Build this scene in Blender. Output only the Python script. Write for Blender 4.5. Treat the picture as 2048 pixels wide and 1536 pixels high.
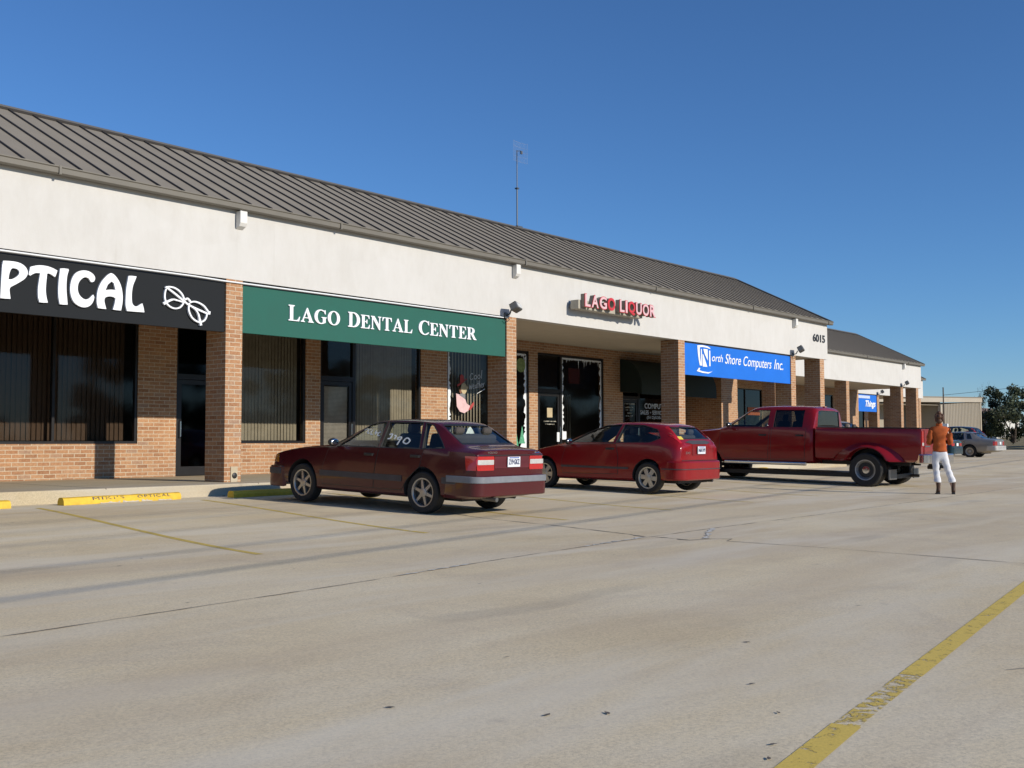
import bpy, bmesh, math, random
from mathutils import Vector, Matrix, Euler
from mathutils.bvhtree import BVHTree
PI = math.pi
R = math.radians
random.seed(7)
for o in list(bpy.data.objects): bpy.data.objects.remove(o)
SC = bpy.context.scene
COL = SC.collection

# ------------------------------------------------------------------ camera, sky, sun, exposure
cam_d = bpy.data.cameras.new('camera'); cam = bpy.data.objects.new('camera', cam_d); COL.objects.link(cam)
fw = Vector((0.7612, 0.6461, 0.05403)).normalized(); rt = Vector((0.6470, -0.7625, -0.00228)).normalized()
up = rt.cross(fw).normalized(); rt = fw.cross(up)
m = Matrix((rt, up, -fw)).transposed().to_4x4(); m.translation = (0, 0, 0.956)
cam.matrix_world = m
cam_d.sensor_width = 36; cam_d.lens = 36*2130/2048; cam_d.clip_start = 0.05; cam_d.clip_end = 5000
SC.camera = cam
W = bpy.data.worlds.new('World'); SC.world = W; W.use_nodes = True
SUN = Vector((0.13, -1.0, 0.41)).normalized()
nt = W.node_tree; bg = nt.nodes['Background']
sky = nt.nodes.new('ShaderNodeTexSky'); sky.sky_type = 'NISHITA'; sky.sun_disc = False
sky.sun_elevation = math.asin(SUN.z); sky.sun_rotation = math.atan2(SUN.x, SUN.y)
sky.altitude = 300; sky.air_density = 1.0; sky.dust_density = 0.0; sky.ozone_density = 9.0
nt.links.new(sky.outputs[0], bg.inputs['Color']); bg.inputs['Strength'].default_value = 0.105
sun_d = bpy.data.lights.new('sun', 'SUN'); sun = bpy.data.objects.new('sun', sun_d); COL.objects.link(sun)
sun_d.energy = 3.6; sun_d.angle = R(0.5); sun_d.color = (1.0, 0.93, 0.82)
sun.rotation_euler = SUN.to_track_quat('Z', 'Y').to_euler(); sun.location = SUN*60
SC.view_settings.view_transform = 'Standard'; SC.view_settings.look = 'None'
SC.view_settings.exposure = 0.2; SC.view_settings.gamma = 1.0
SC.cycles.max_bounces = 8; SC.cycles.diffuse_bounces = 1; SC.cycles.transparent_max_bounces = 16

# ------------------------------------------------------------------ helpers: tags and linking
def tag(o, label=None, cat=None, group=None, kind=None):
    if label: o['label'] = label
    if cat: o['category'] = cat
    if group: o['group'] = group
    if kind: o['kind'] = kind
    return o
def thing(name, loc, label, cat, group=None, rot=(0,0,0)):
    o = bpy.data.objects.new(name, None); COL.objects.link(o)
    o.location = loc; o.rotation_euler = rot; o.empty_display_size = .3
    return tag(o, label, cat, group)
def link_mesh(name, me, mats, parent=None, world=False):
    o = bpy.data.objects.new(name, me); COL.objects.link(o)
    for mt in (mats if isinstance(mats, (list, tuple)) else [mats]):
        me.materials.append(mt)
    if parent is not None:
        o.parent = parent
        if world:
            p = parent; mm = Matrix.Identity(4)
            chain = []
            while p is not None: chain.append(p); p = p.parent
            for q in reversed(chain):
                mm = mm @ q.matrix_parent_inverse @ Matrix.LocRotScale(q.location, q.rotation_euler, q.scale)
            o.matrix_parent_inverse = mm.inverted()
    return o
def copy_tree(o, parent=None):
    c = o.copy(); COL.objects.link(c); c.parent = parent
    for ch in list(o.children): copy_tree(ch, c)
    return c

class MB:
    """collects shapes that become ONE mesh object"""
    def __init__(s): s.v = []; s.f = []; s.m = []
    def add(s, vs, fs, mi=0):
        b = len(s.v); s.v += [tuple(p) for p in vs]
        for f in fs: s.f.append([b+i for i in f]); s.m.append(mi)
        return s
    def box(s, x0, x1, y0, y1, z0, z1, mi=0):
        vs = [(x0,y0,z0),(x1,y0,z0),(x1,y1,z0),(x0,y1,z0),(x0,y0,z1),(x1,y0,z1),(x1,y1,z1),(x0,y1,z1)]
        return s.add(vs, [(0,3,2,1),(4,5,6,7),(0,1,5,4),(1,2,6,5),(2,3,7,6),(3,0,4,7)], mi)
    def obox(s, c, ax, ay, az, hx, hy, hz, mi=0):
        c, ax, ay, az = map(Vector, (c, ax, ay, az)); vs = []
        for k in (-1, 1):
            for i, j in ((-1,-1),(1,-1),(1,1),(-1,1)): vs.append(c+ax*hx*i+ay*hy*j+az*hz*k)
        return s.add(vs, [(0,3,2,1),(4,5,6,7),(0,1,5,4),(1,2,6,5),(2,3,7,6),(3,0,4,7)], mi)
    def prism(s, poly, axis, a, b, mi=0):
        """poly of 2-d points, swept along axis from a to b"""
        def P(p, t): return {'x': (t, p[0], p[1]), 'y': (p[0], t, p[1]), 'z': (p[0], p[1], t)}[axis]
        n = len(poly); vs = [P(p, a) for p in poly]+[P(p, b) for p in poly]
        fs = [list(range(n)), list(range(2*n-1, n-1, -1))]+[(i, i+n, (i+1) % n+n, (i+1) % n) for i in range(n)]
        return s.add(vs, fs, mi)
    def tube(s, path, rad, n=8, mi=0, cap=True):
        path = [Vector(p) for p in path]; rads = rad if isinstance(rad, (list, tuple)) else [rad]*len(path)
        vs = []
        ref = None
        for i, p in enumerate(path):
            d = (path[min(i+1, len(path)-1)]-path[max(i-1, 0)]).normalized()
            if ref is None:
                ref = d.cross(Vector((0,0,1)) if abs(d.z) < .9 else Vector((1,0,0))).normalized()
            a = (ref-d*ref.dot(d)).normalized(); ref = a; b = d.cross(a)
            for k in range(n):
                t = 2*PI*k/n; vs.append(p+(a*math.cos(t)+b*math.sin(t))*rads[i])
        fs = []
        for i in range(len(path)-1):
            for k in range(n):
                fs.append((i*n+k, i*n+(k+1) % n, (i+1)*n+(k+1) % n, (i+1)*n+k))
        if cap: fs += [list(range(n-1, -1, -1)), [len(vs)-n+k for k in range(n)]]
        return s.add(vs, fs, mi)
    def lathe(s, prof, n=32, axis='y', c=(0,0,0), mi=0, closed=False):
        """prof of (radius, along-axis)"""
        vs = []
        for k in range(n):
            t = 2*PI*k/n
            for r_, a_ in prof:
                p = {'y': (r_*math.cos(t), a_, r_*math.sin(t)), 'z': (r_*math.cos(t), r_*math.sin(t), a_), 'x': (a_, r_*math.cos(t), r_*math.sin(t))}[axis]
                vs.append((p[0]+c[0], p[1]+c[1], p[2]+c[2]))
        q = len(prof); fs = []
        for k in range(n):
            k2 = (k+1) % n
            for i in range(q if closed else q-1):
                i2 = (i+1) % q
                fs.append((k*q+i, k*q+i2, k2*q+i2, k2*q+i))
        return s.add(vs, fs, mi)
    def ball(s, c, rx, ry, rz, n=12, mi=0, rot=None):
        vs = []; fs = []
        for i in range(n+1):
            a = PI*i/n
            for k in range(2*n):
                t = PI*k/n
                p = Vector((rx*math.sin(a)*math.cos(t), ry*math.sin(a)*math.sin(t), rz*math.cos(a)))
                if rot is not None: p = rot @ p
                vs.append(p+Vector(c))
        for i in range(n):
            for k in range(2*n):
                fs.append((i*2*n+k, (i+1)*2*n+k, (i+1)*2*n+(k+1) % (2*n), i*2*n+(k+1) % (2*n)))
        return s.add(vs, fs, mi)
    def mesh_in(s, me, fn=lambda p: p, mi=0):
        return s.add([fn(v.co) for v in me.vertices], [list(p.vertices) for p in me.polygons], mi)
    def mesh(s, name, smooth=None):
        me = bpy.data.meshes.new(name); me.from_pydata(s.v, [], s.f)
        me.polygons.foreach_set('material_index', s.m)
        bm = bmesh.new(); bm.from_mesh(me)
        bmesh.ops.remove_doubles(bm, verts=bm.verts, dist=1e-5)
        bmesh.ops.recalc_face_normals(bm, faces=bm.faces)
        bm.to_mesh(me); bm.free()
        if smooth is not None:
            me.polygons.foreach_set('use_smooth', [True]*len(me.polygons)); me.set_sharp_from_angle(angle=R(smooth))
        me.update(); return me
    def build(s, name, mats, parent=None, smooth=None, bevel=0, world=False, seg=2):
        o = link_mesh(name, s.mesh(name, smooth), mats, parent, world)
        if bevel:
            b = o.modifiers.new('bevel', 'BEVEL'); b.width = bevel; b.segments = seg; b.limit_method = 'ANGLE'; b.angle_limit = R(40)
            b.harden_normals = False
        return o

def temp_eval(me, fn, extra=()):
    o = bpy.data.objects.new('tmp', me); COL.objects.link(o); ex = []
    for e in extra:
        q = bpy.data.objects.new('tmpc', e); COL.objects.link(q); ex.append(q)
    fn(o, ex); bpy.context.view_layer.update(); dg = bpy.context.evaluated_depsgraph_get()
    out = bpy.data.meshes.new_from_object(o.evaluated_get(dg))
    for q in ex+[o]: bpy.data.objects.remove(q)
    return out

# ------------------------------------------------------------------ materials
def hexc(h):
    h = h.lstrip('#'); c = [int(h[i:i+2], 16)/255 for i in (0, 2, 4)]
    return tuple(x/12.92 if x <= .04045 else ((x+.055)/1.055)**2.4 for x in c)
class NT:
    def __init__(s, name):
        s.m = bpy.data.materials.new(name); s.m.use_nodes = True; s.t = s.m.node_tree; s.n = s.t.nodes; s.l = s.t.links
        s.b = s.n['Principled BSDF']; s.out = s.n['Material Output']; s._tc = None
    def node(s, ty, **kw):
        n = s.n.new(ty)
        for k, v in kw.items():
            if k in n.inputs: 
                if hasattr(v, 'is_linked') or hasattr(v, 'links'): s.l.new(v, n.inputs[k])
                else: n.inputs[k].default_value = v
            else: setattr(n, k, v)
        return n
    def co(s):
        if s._tc is None: s._tc = s.n.new('ShaderNodeTexCoord')
        return s._tc.outputs['Object']
    def mapped(s, scale=(1,1,1), rot=(0,0,0), loc=(0,0,0)):
        n = s.n.new('ShaderNodeMapping'); n.inputs['Scale'].default_value = scale; n.inputs['Rotation'].default_value = rot; n.inputs['Location'].default_value = loc
        s.l.new(s.co(), n.inputs['Vector']); return n.outputs[0]
    def noise(s, scale, detail=4, rough=.6, vec=None, dist=0):
        n = s.n.new('ShaderNodeTexNoise'); n.inputs['Scale'].default_value = scale; n.inputs['Detail'].default_value = detail; n.inputs['Roughness'].default_value = rough
        n.inputs['Distortion'].default_value = dist
        s.l.new(vec if vec is not None else s.co(), n.inputs['Vector']); return n.outputs[0]
    def ramp(s, fac, stops):
        n = s.n.new('ShaderNodeValToRGB'); el = n.color_ramp.elements
        while len(el) < len(stops): el.new(.5)
        for e, (p, c) in zip(el, stops):
            e.position = p; e.color = (*c, 1) if len(c) == 3 else c
        s.l.new(fac, n.inputs[0]); return n.outputs[0]
    def mix(s, fac, a, b, mode='MIX'):
        n = s.n.new('ShaderNodeMix'); n.data_type = 'RGBA'; n.blend_type = mode
        for sock, v in ((n.inputs[0], fac), (n.inputs[6], a), (n.inputs[7], b)):
            if hasattr(v, 'links'): s.l.new(v, sock)
            else: sock.default_value = v if not isinstance(v, tuple) or len(v) == 4 else (*v, 1)
        return n.outputs[2]
    def math(s, op, a, b=0.0, c=None):
        n = s.n.new('ShaderNodeMath'); n.operation = op
        for sock, v in zip(n.inputs, (a, b) if c is None else (a, b, c)):
            if hasattr(v, 'links'): s.l.new(v, sock)
            else: sock.default_value = v
        return n.outputs[0]
    def bump(s, h, strength=.3, dist=.01):
        n = s.n.new('ShaderNodeBump'); n.inputs['Strength'].default_value = strength; n.inputs['Distance'].default_value = dist
        s.l.new(h, n.inputs['Height']); s.l.new(n.outputs[0], s.b.inputs['Normal'])
    def set(s, **kw):
        for k, v in kw.items():
            k = k.replace('_', ' ')
            if hasattr(v, 'links'): s.l.new(v, s.b.inputs[k])
            else: s.b.inputs[k].default_value = (*v, 1) if isinstance(v, tuple) and len(v) == 3 else v
        return s
def mat(name, col, rough=.6, metal=0, var=.12, scale=6, bump=0, bscale=80, **kw):
    t = NT(name)
    n = t.noise(scale, 5, .65)
    a = tuple(c*(1-var) for c in col); b = tuple(min(1, c*(1+var)) for c in col)
    t.set(Base_Color=t.ramp(n, [(.3, a), (.7, b)]), Metallic=metal)
    t.set(Roughness=t.math('MULTIPLY_ADD', n, .16*rough, rough*.92))
    if bump: t.bump(t.noise(bscale, 4), bump, .004)
    t.set(**kw); return t.m

def brick_mat():
    t = NT('brick')
    g = t.n.new('ShaderNodeNewGeometry'); sp = t.n.new('ShaderNodeSeparateXYZ'); t.l.new(t.co(), sp.inputs[0])
    sn = t.n.new('ShaderNodeSeparateXYZ'); t.l.new(g.outputs['Normal'], sn.inputs[0])
    isy = t.math('GREATER_THAN', t.math('ABSOLUTE', sn.outputs[1]), .5)
    u = t.math('ADD', t.math('MULTIPLY', sp.outputs[0], isy), t.math('MULTIPLY', sp.outputs[1], t.math('SUBTRACT', 1.0, isy)))
    cb = t.n.new('ShaderNodeCombineXYZ'); t.l.new(u, cb.inputs[0]); t.l.new(sp.outputs[2], cb.inputs[1])
    br = t.n.new('ShaderNodeTexBrick'); t.l.new(cb.outputs[0], br.inputs['Vector'])
    br.inputs['Scale'].default_value = 1; br.inputs['Brick Width'].default_value = .254; br.inputs['Row Height'].default_value = .0813
    br.inputs['Mortar Size'].default_value = .0085; br.inputs['Mortar Smooth'].default_value = .3
    br.inputs['Color1'].default_value = (0,0,0,1); br.inputs['Color2'].default_value = (1,1,1,1); br.inputs['Mortar'].default_value = (.5,.5,.5,1)
    col = t.ramp(br.outputs['Color'], [(0, (.30,.135,.062)), (.3, (.44,.215,.102)), (.6, (.47,.245,.118)), (.85, (.52,.29,.15)), (1, (.36,.24,.17))])
    col = t.mix(.35, col, t.ramp(t.noise(22, 5, .7), [(.35, (.25,.11,.05)), (.65, (.60,.36,.20))]))
    spots = t.ramp(t.noise(38, 2, .5), [(.66, (0,0,0)), (.72, (1,1,1))])
    col = t.mix(t.math('MULTIPLY', spots, .55), col, (.20,.11,.08))
    mort = t.ramp(t.noise(30, 3), [(.3, (.50,.40,.28)), (.7, (.66,.55,.40))])
    big = t.ramp(t.noise(.7, 3), [(.35, (.9,.9,.9)), (.7, (1.05,1.03,1.0))])
    col = t.mix(br.outputs['Fac'], col, mort); col = t.mix(1.0, col, big, 'MULTIPLY')
    t.set(Base_Color=col, Roughness=.9)
    h = t.math('SUBTRACT', t.math('MULTIPLY', t.noise(60, 3), .3), br.outputs['Fac']); t.bump(h, .6, .006)
    return t.m
def stucco_mat():
    t = NT('stucco')
    n1 = t.noise(.9, 6, .65); n2 = t.noise(4, 6, .7, t.mapped((1,1,.35)))
    c = t.ramp(n1, [(.3, (.575,.555,.515)), (.7, (.635,.615,.575))])
    c = t.mix(.35, c, t.ramp(n2, [(.35, (.55,.525,.475)), (.65, (.66,.64,.60))]))
    drip = t.noise(1.0, 4, .7, t.mapped((7,7,.22)))
    c = t.mix(t.math('MULTIPLY', t.math('MULTIPLY', t.ramp(drip, [(.60, (0,0,0)), (.72, (1,1,1))]), t.ramp(t.noise(.35, 3), [(.45, (0,0,0)), (.6, (1,1,1))])), .30), c, (.40,.37,.31))
    patch = t.noise(.55, 2, .4, t.mapped((1,1,1.6), (0,0,0), (5,0,2)))
    c = t.mix(t.math('MULTIPLY', t.ramp(patch, [(.57, (0,0,0)), (.585, (1,1,1))]), .22), c, (.66,.645,.61))
    t.set(Base_Color=c, Roughness=.92); t.bump(t.noise(45, 5, .7), .35, .006); return t.m
def concrete_mat(name, light=1.0, dirty=1.0):
    t = NT(name)
    big = t.noise(.22, 6, .62, dist=.5); mid = t.noise(1.1, 6, .7, t.mapped((.45,1,1))); fine = t.noise(70, 4, .75); grit = t.noise(260, 2, .6)
    A = (.64*light,.53*light,.345*light); B = (.56*light,.445*light,.27*light); Cc = (.62*light,.54*light,.40*light)
    c = t.mix(t.ramp(big, [(.38, (0,0,0)), (.62, (1,1,1))]), A, B)
    c = t.mix(t.math('MULTIPLY', t.ramp(mid, [(.45, (0,0,0)), (.7, (1,1,1))]), .6), c, Cc)
    c = t.mix(t.math('MULTIPLY', t.ramp(t.noise(.55, 5, .7, dist=1.0), [(.52, (0,0,0)), (.72, (1,1,1))]), .28*dirty), c, (.40,.30,.215))
    c = t.mix(.9, c, t.ramp(fine, [(.32, (.72,.72,.72)), (.5, (1,1,1)), (.68, (1.20,1.20,1.20))]), 'MULTIPLY')
    c = t.mix(t.math('MULTIPLY', t.ramp(grit, [(.58, (0,0,0)), (.68, (1,1,1))]), .48), c, tuple(x*.50 for x in A))
    c = t.mix(t.math('MULTIPLY', t.ramp(grit, [(.28, (1,1,1)), (.36, (0,0,0))]), .35), c, (.72,.68,.62))
    band = t.noise(1.0, 6, .6, t.mapped((.10,.62,1), (0,0,R(-7))), .6)
    c = t.mix(t.math('MULTIPLY', t.ramp(band, [(.44, (0,0,0)), (.64, (1,1,1))]), .38*dirty), c, (.42*light,.315*light,.205*light))
    band2 = t.noise(1.0, 5, .6, t.mapped((.16,.9,1), (0,0,R(-9)), (7,3,0)), .5)
    c = t.mix(t.math('MULTIPLY', t.ramp(band2, [(.50, (0,0,0)), (.66, (1,1,1))]), .45*dirty), c, (.66*light,.60*light,.48*light))
    wv = t.n.new('ShaderNodeTexWave'); wv.wave_type = 'RINGS'; wv.inputs['Scale'].default_value = .22; wv.inputs['Distortion'].default_value = 3.0; wv.inputs['Detail'].default_value = 2; t.l.new(t.mapped((1,1,0), (0,0,0), (-11,-4,0)), wv.inputs['Vector'])
    tyre = t.math('MULTIPLY', t.ramp(wv.outputs[0], [(.86, (0,0,0)), (.97, (1,1,1))]), t.ramp(t.noise(.35, 4, .6), [(.50, (0,0,0)), (.66, (1,1,1))]))
    c = t.mix(t.math('MULTIPLY', tyre, .20*dirty), c, (.20,.17,.14))
    st = t.ramp(t.noise(2.3, 3, .5, dist=.3), [(.70, (0,0,0)), (.76, (1,1,1))])
    c = t.mix(t.math('MULTIPLY', st, .22*dirty), c, (.22,.18,.15))
    t.set(Base_Color=c, Roughness=.9); t.bump(t.math('ADD', fine, t.math('MULTIPLY', grit, .6)), .35, .004); return t.m
def worn_paint(name, col, thr=.56, scale=9):
    t = NT(name)
    n = t.noise(scale, 6, .75); f = t.noise(90, 3, .7)
    k = t.math('ADD', t.math('MULTIPLY', n, .75), t.math('MULTIPLY', f, .25))
    mask = t.ramp(k, [(thr-.03, (1,1,1)), (thr+.03, (0,0,0))])
    t.set(Base_Color=t.ramp(f, [(.3, tuple(c*.8 for c in col)), (.7, col)]), Roughness=.8, Alpha=mask); return t.m
def glass_mat(name, tint=(.5,.52,.5), refl=1.0, rough=0.0, ior=1.5, bumpy=0):
    t = NT(name); t.n.remove(t.b)
    tr = t.node('ShaderNodeBsdfTransparent', Color=(*tint, 1)); gl = t.node('ShaderNodeBsdfGlossy', Color=(refl, refl, refl, 1), Roughness=rough)
    fr = t.node('ShaderNodeFresnel', IOR=ior)
    gg = t.n.new('ShaderNodeNewGeometry'); t.l.new(t.math('SUBTRACT', ior, t.math('MULTIPLY', gg.outputs['Backfacing'], ior-1/ior)), fr.inputs['IOR'])   # a thin pane has no inside
    if bumpy:
        b = t.n.new('ShaderNodeBump'); b.inputs['Strength'].default_value = bumpy; b.inputs['Distance'].default_value = .02
        t.l.new(t.noise(.8, 2), b.inputs['Height']); t.l.new(b.outputs[0], gl.inputs['Normal'])
    mx = t.n.new('ShaderNodeMixShader'); t.l.new(fr.outputs[0], mx.inputs[0]); t.l.new(tr.outputs[0], mx.inputs[1]); t.l.new(gl.outputs[0], mx.inputs[2])
    t.l.new(mx.outputs[0], t.out.inputs['Surface']); return t.m
def paint_mat(name, col, dust=.12, rough=.28, metal=.35):
    t = NT(name)
    n = t.noise(3, 5, .65); g = t.n.new('ShaderNodeSeparateXYZ'); t.l.new(t.co(), g.inputs[0])
    dirt = t.math('MULTIPLY', t.ramp(t.math('ADD', g.outputs[2], t.math('MULTIPLY', n, .35)), [(.35, (1,1,1)), (.85, (0,0,0))]), dust*2.2)
    dirt = t.math('ADD', dirt, dust*.5)
    c = t.mix(dirt, t.ramp(n, [(.3, tuple(x*.92 for x in col)), (.7, tuple(min(1,x*1.08) for x in col))]), (.26,.20,.15))
    t.set(Base_Color=c, Metallic=metal, Roughness=t.math('MULTIPLY_ADD', dirt, .9, rough)); t.set(Coat_Weight=.35, Coat_Roughness=.04, Specular_IOR_Level=.35)
    return t.m

BRICK = brick_mat(); STUCCO = stucco_mat()
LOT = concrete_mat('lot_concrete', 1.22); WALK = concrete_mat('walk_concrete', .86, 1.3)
ROOF = mat('roof_metal', (.255,.222,.172), .75, .0, .07, 1.2); RIB = mat('roof_rib_shade', (.045,.040,.037), .6, 0, .1)  # rib colour darkened to carry the shade on the seam sides
GUT = mat('gutter', (.165,.150,.122), .6, 0, .08, 2); TRIM = mat('white_trim', (.74,.72,.67), .6, 0, .06)
SOFFIT = mat('soffit', (.58,.52,.42), .9, 0, .06, 2); BRONZE = mat('bronze_frame', (.018,.016,.015), .35, .3, .1)
SHOPGLASS = glass_mat('shop_glass', (.64,.62,.58), 1.0, .045, 1.32, .03)
DARKGLASS = glass_mat('dark_glass', (.10,.10,.10), 1.0, .045, 1.32, .03)
BLIND_BROWN = mat('brown_blind', (.13,.085,.058), .8); BLIND_TAN = mat('tan_blind', (.50,.46,.36), .8); BLIND_WHITE = mat('white_blind', (.78,.76,.70), .7)
WHITE = mat('white_paint', (.82,.83,.82), .6, 0, .03); BLACK = mat('black_plastic', (.02,.02,.021), .5); INTERIOR = mat('interior_wall', (.20,.17,.14), .9)
YELLOW = mat('yellow_paint', (.74,.47,.04), .7, 0, .16, 9, .2); YLINE = worn_paint('yellow_line', (.70,.50,.11), .565, 8)
YLINE2 = worn_paint('yellow_fire_line', (.84,.60,.12), .585, 13); GREYMETAL = mat('grey_metal', (.16,.16,.155), .45, .6)
RUBBER = mat('rubber', (.022,.021,.020), .85, 0, .2, 12, .2, 60); ALLOY = mat('alloy', (.42,.41,.39), .38, .75, .12, 8); CHROME = mat('chrome', (.72,.72,.72), .12, 1.0, .03)
CARGLASS = glass_mat('car_glass', (.84,.90,.86), 1.0, 0, 1.5); TINTGLASS = glass_mat('tinted_car_glass', (.10,.11,.11), 1.0, 0, 1.5)
CABIN = mat('cabin_trim', (.030,.028,.027), .8); SEAT = mat('seat_cloth', (.065,.055,.048), .9)
LAMP_RED = mat('lamp_red', (.50,.012,.012), .15, 0, .1, 20, Coat_Weight=1.0); LAMP_WHITE = mat('lamp_clear', (.62,.60,.56), .15, 0, .1, 20, Coat_Weight=1.0)
LAMP_AMBER = mat('lamp_amber', (.60,.22,.02), .15, 0, .1, 20, Coat_Weight=1.0)
PLATE = mat('plate', (.80,.82,.84), .5, 0, .03); PLATEINK = mat('plate_ink', (.03,.04,.12), .6)

# ------------------------------------------------------------------ ground
def gz(y):
    t = max(0., min(1., (16.2-y)/7.2)); return -.15*t*t*(3-2*t)
def sheet(name, xs, ys, zf, material):
    vs = [(x, y, zf(x, y)) for y in ys for x in xs]; n = len(xs)
    fs = [(j*n+i, j*n+i+1, (j+1)*n+i+1, (j+1)*n+i) for j in range(len(ys)-1) for i in range(n-1)]
    b = MB().add(vs, fs); o = b.build(name, material, smooth=40); return tag(o, kind='structure')
def grass_mat():
    t = NT('dry_grass')
    a = t.noise(.08, 4, .6); b = t.noise(2.5, 5, .75)
    c = t.mix(t.ramp(a, [(.4, (0,0,0)), (.6, (1,1,1))]), (.17,.15,.062), (.30,.22,.12)); c = t.mix(.5, c, t.ramp(b, [(.3, (.07,.075,.03)), (.7, (.36,.29,.16))]))
    t.set(Base_Color=c, Roughness=1.0); t.bump(b, .8, .1); return t.m
GRASS = grass_mat()
def terr(x, y):
    t = max(0, min(1, (x-118)/26)); return -.42+1.9*t*t*(3-2*t)
sheet('terrain', [-1500,-300,-60,0,60,100,112,118,122,126,130,134,138,142,150,180,260,500,2500], [-2000,-400,-120,-60,-20,-6,0,20,40,60,100,200,500,2500], terr, GRASS)
ys = [-7,-3,0,5,8]+[8.5+.45*i for i in range(18)]+[16.6,20,30,45]
sheet('parking_lot', [-60,-20,0,10,20,40,70,100,118], ys, lambda x, y: gz(y), LOT)
ASPHALT = mat('asphalt', (.055,.054,.052), .9, 0, .2, 3, .3, 90)
sheet('road', [-300,-100,0,100,118], [-26,-20,-14], lambda x, y: -.2, ASPHALT)
# pavement joints and cracks: thin ragged dark strips lying on the lot
JOINT = mat('joint_filler', (.25,.205,.155), .95, 0, .3, 30); JOINTW = mat('joint_pale', (.60,.57,.50), .95, 0, .3, 20)
def strip(name, pts, w, material, jag=.3, step=.12, lift=.004):
    vs = []; fs = []; rnd = random.Random(len(pts)*17+int(pts[0][0]*10))
    for (x0, y0), (x1, y1) in zip(pts, pts[1:]):
        L = math.hypot(x1-x0, y1-y0); n = max(1, int(L/step)); nx, ny = -(y1-y0)/L, (x1-x0)/L
        for i in range(n+1):
            t = i/n; x = x0+(x1-x0)*t; y = y0+(y1-y0)*t; k = w*(1+jag*rnd.uniform(-1, 1))/2; d = w*jag*rnd.uniform(-.5, .5)
            for s_ in (-1, 1):
                xx = x+nx*(s_*k+d); yy = y+ny*(s_*k+d); vs.append((xx, yy, gz(yy)+lift))
            b = len(vs)
            if i: fs.append((b-4, b-3, b-1, b-2))
    return tag(MB().add(vs, fs).build(name, material), kind='structure')
strip('pavement_joint', [(-6,5.7),(2.8,6.20),(5.46,6.38),(7.64,6.62),(9.86,6.78),(11.8,6.86),(16,6.9),(40,7.6),(90,9)], .012, JOINT, .9)
strip('pavement_crack', [(13.2,16.1),(12.3,13.2),(11.5,10.56),(11.16,8.81),(10.62,7.17)], .02, JOINT, .6)
strip('pavement_crack', [(10.62,7.17),(10.47,6.9),(10.52,6.6),(10.40,6.25)], .035, JOINT, .9, .05)
strip('pavement_crack', [(10.40,6.25),(10.75,6.10),(10.85,5.95),(10.58,5.86),(10.56,4.77),(10.45,3.75),(10.34,2.74),(10.2,-4)], .016, JOINT, .7)
strip('pavement_crack', [(6.1,1.2),(5.5,1.55)], .006, JOINT, .9, .04)
strip('joint_chip', [(9.1,6.72),(9.8,6.80),(10.4,6.83)], .05, JOINTW, .95, .05, .006)
strip('joint_chip', [(10.7,6.2),(11.3,6.52),(12.0,6.85)], .05, JOINTW, .95, .06, .006)
strip('joint_chip', [(6.2,6.47),(7.2,6.58)], .03, JOINTW, .98, .05, .006)
def line(p0, p1, w, material, lift=.002, name='painted_line'):
    L = math.hypot(p1[0]-p0[0], p1[1]-p0[1]); n = max(2, int(L/.4)); nx, ny = -(p1[1]-p0[1])/L*w/2, (p1[0]-p0[0])/L*w/2; vs = []; fs = []
    for i in range(n+1):
        t = i/n; x = p0[0]+(p1[0]-p0[0])*t; y = p0[1]+(p1[1]-p0[1])*t
        vs += [(x-nx, y-ny, gz(y-ny)+lift), (x+nx, y+ny, gz(y+ny)+lift)]
        if i: b = len(vs); fs.append((b-4, b-3, b-1, b-2))
    return tag(MB().add(vs, fs).build(name, material), kind='structure')
for k in range(-1, 12):
    xe = 6.46+2.78*k; line((xe, 8.75 if k == 0 else 9.2), (xe+1.02, 15.5), .085, YLINE)
line((2.3,1.50), (4.05,1.735), .115, YLINE2); line((4.05,1.735), (5.1,1.865), .10, worn_paint('yellow_gone_line', (.80,.57,.12), .50, 15))
line((5.1,1.865), (16,3.2), .105, YLINE2)
# sidewalks with a kerb step
def walk(x0, x1, y0, y1):
    b = MB(); b.box(x0, x1, y0, y1, -.3, .21)
    o = b.build('sidewalk', WALK, bevel=.02); tag(o, kind='structure')
    strip_n = int((x1-x0)/3)
    for i in range(1, strip_n):
        x = x0+i*3; tag(MB().box(x-.006, x+.006, y0-.002, y1, .19, .2125).build('sidewalk_joint', JOINT), kind='structure')
walk(-12, 38.6, 16.32, 20.9); walk(38.6, 63.9, 21.5, 26.2); walk(63.9, 80, 26.7, 31.4)

# ------------------------------------------------------------------ lettering
def text_mesh(s, offset=0, shear=0, space=1.0):
    c = bpy.data.curves.new('t', 'FONT'); c.body = s; c.offset = offset; c.shear = shear; c.space_character = space; c.resolution_u = 5
    o = bpy.data.objects.new('t', c); COL.objects.link(o); bpy.context.view_layer.update()
    me = bpy.data.meshes.new_from_object(o.evaluated_get(bpy.context.evaluated_depsgraph_get())); bpy.data.objects.remove(o); return me
def poly_mesh(polys):
    """filled outline(s); inner outlines become holes"""
    c = bpy.data.curves.new('p', 'CURVE'); c.dimensions = '2D'; c.fill_mode = 'BOTH'
    for pl in polys:
        sp = c.splines.new('POLY'); sp.points.add(len(pl)-1); sp.use_cyclic_u = True
        for q, p in zip(sp.points, pl): q.co = (p[0], p[1], 0, 1)
    o = bpy.data.objects.new('p', c); COL.objects.link(o); bpy.context.view_layer.update()
    me = bpy.data.meshes.new_from_object(o.evaluated_get(bpy.context.evaluated_depsgraph_get())); bpy.data.objects.remove(o); return me
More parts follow.
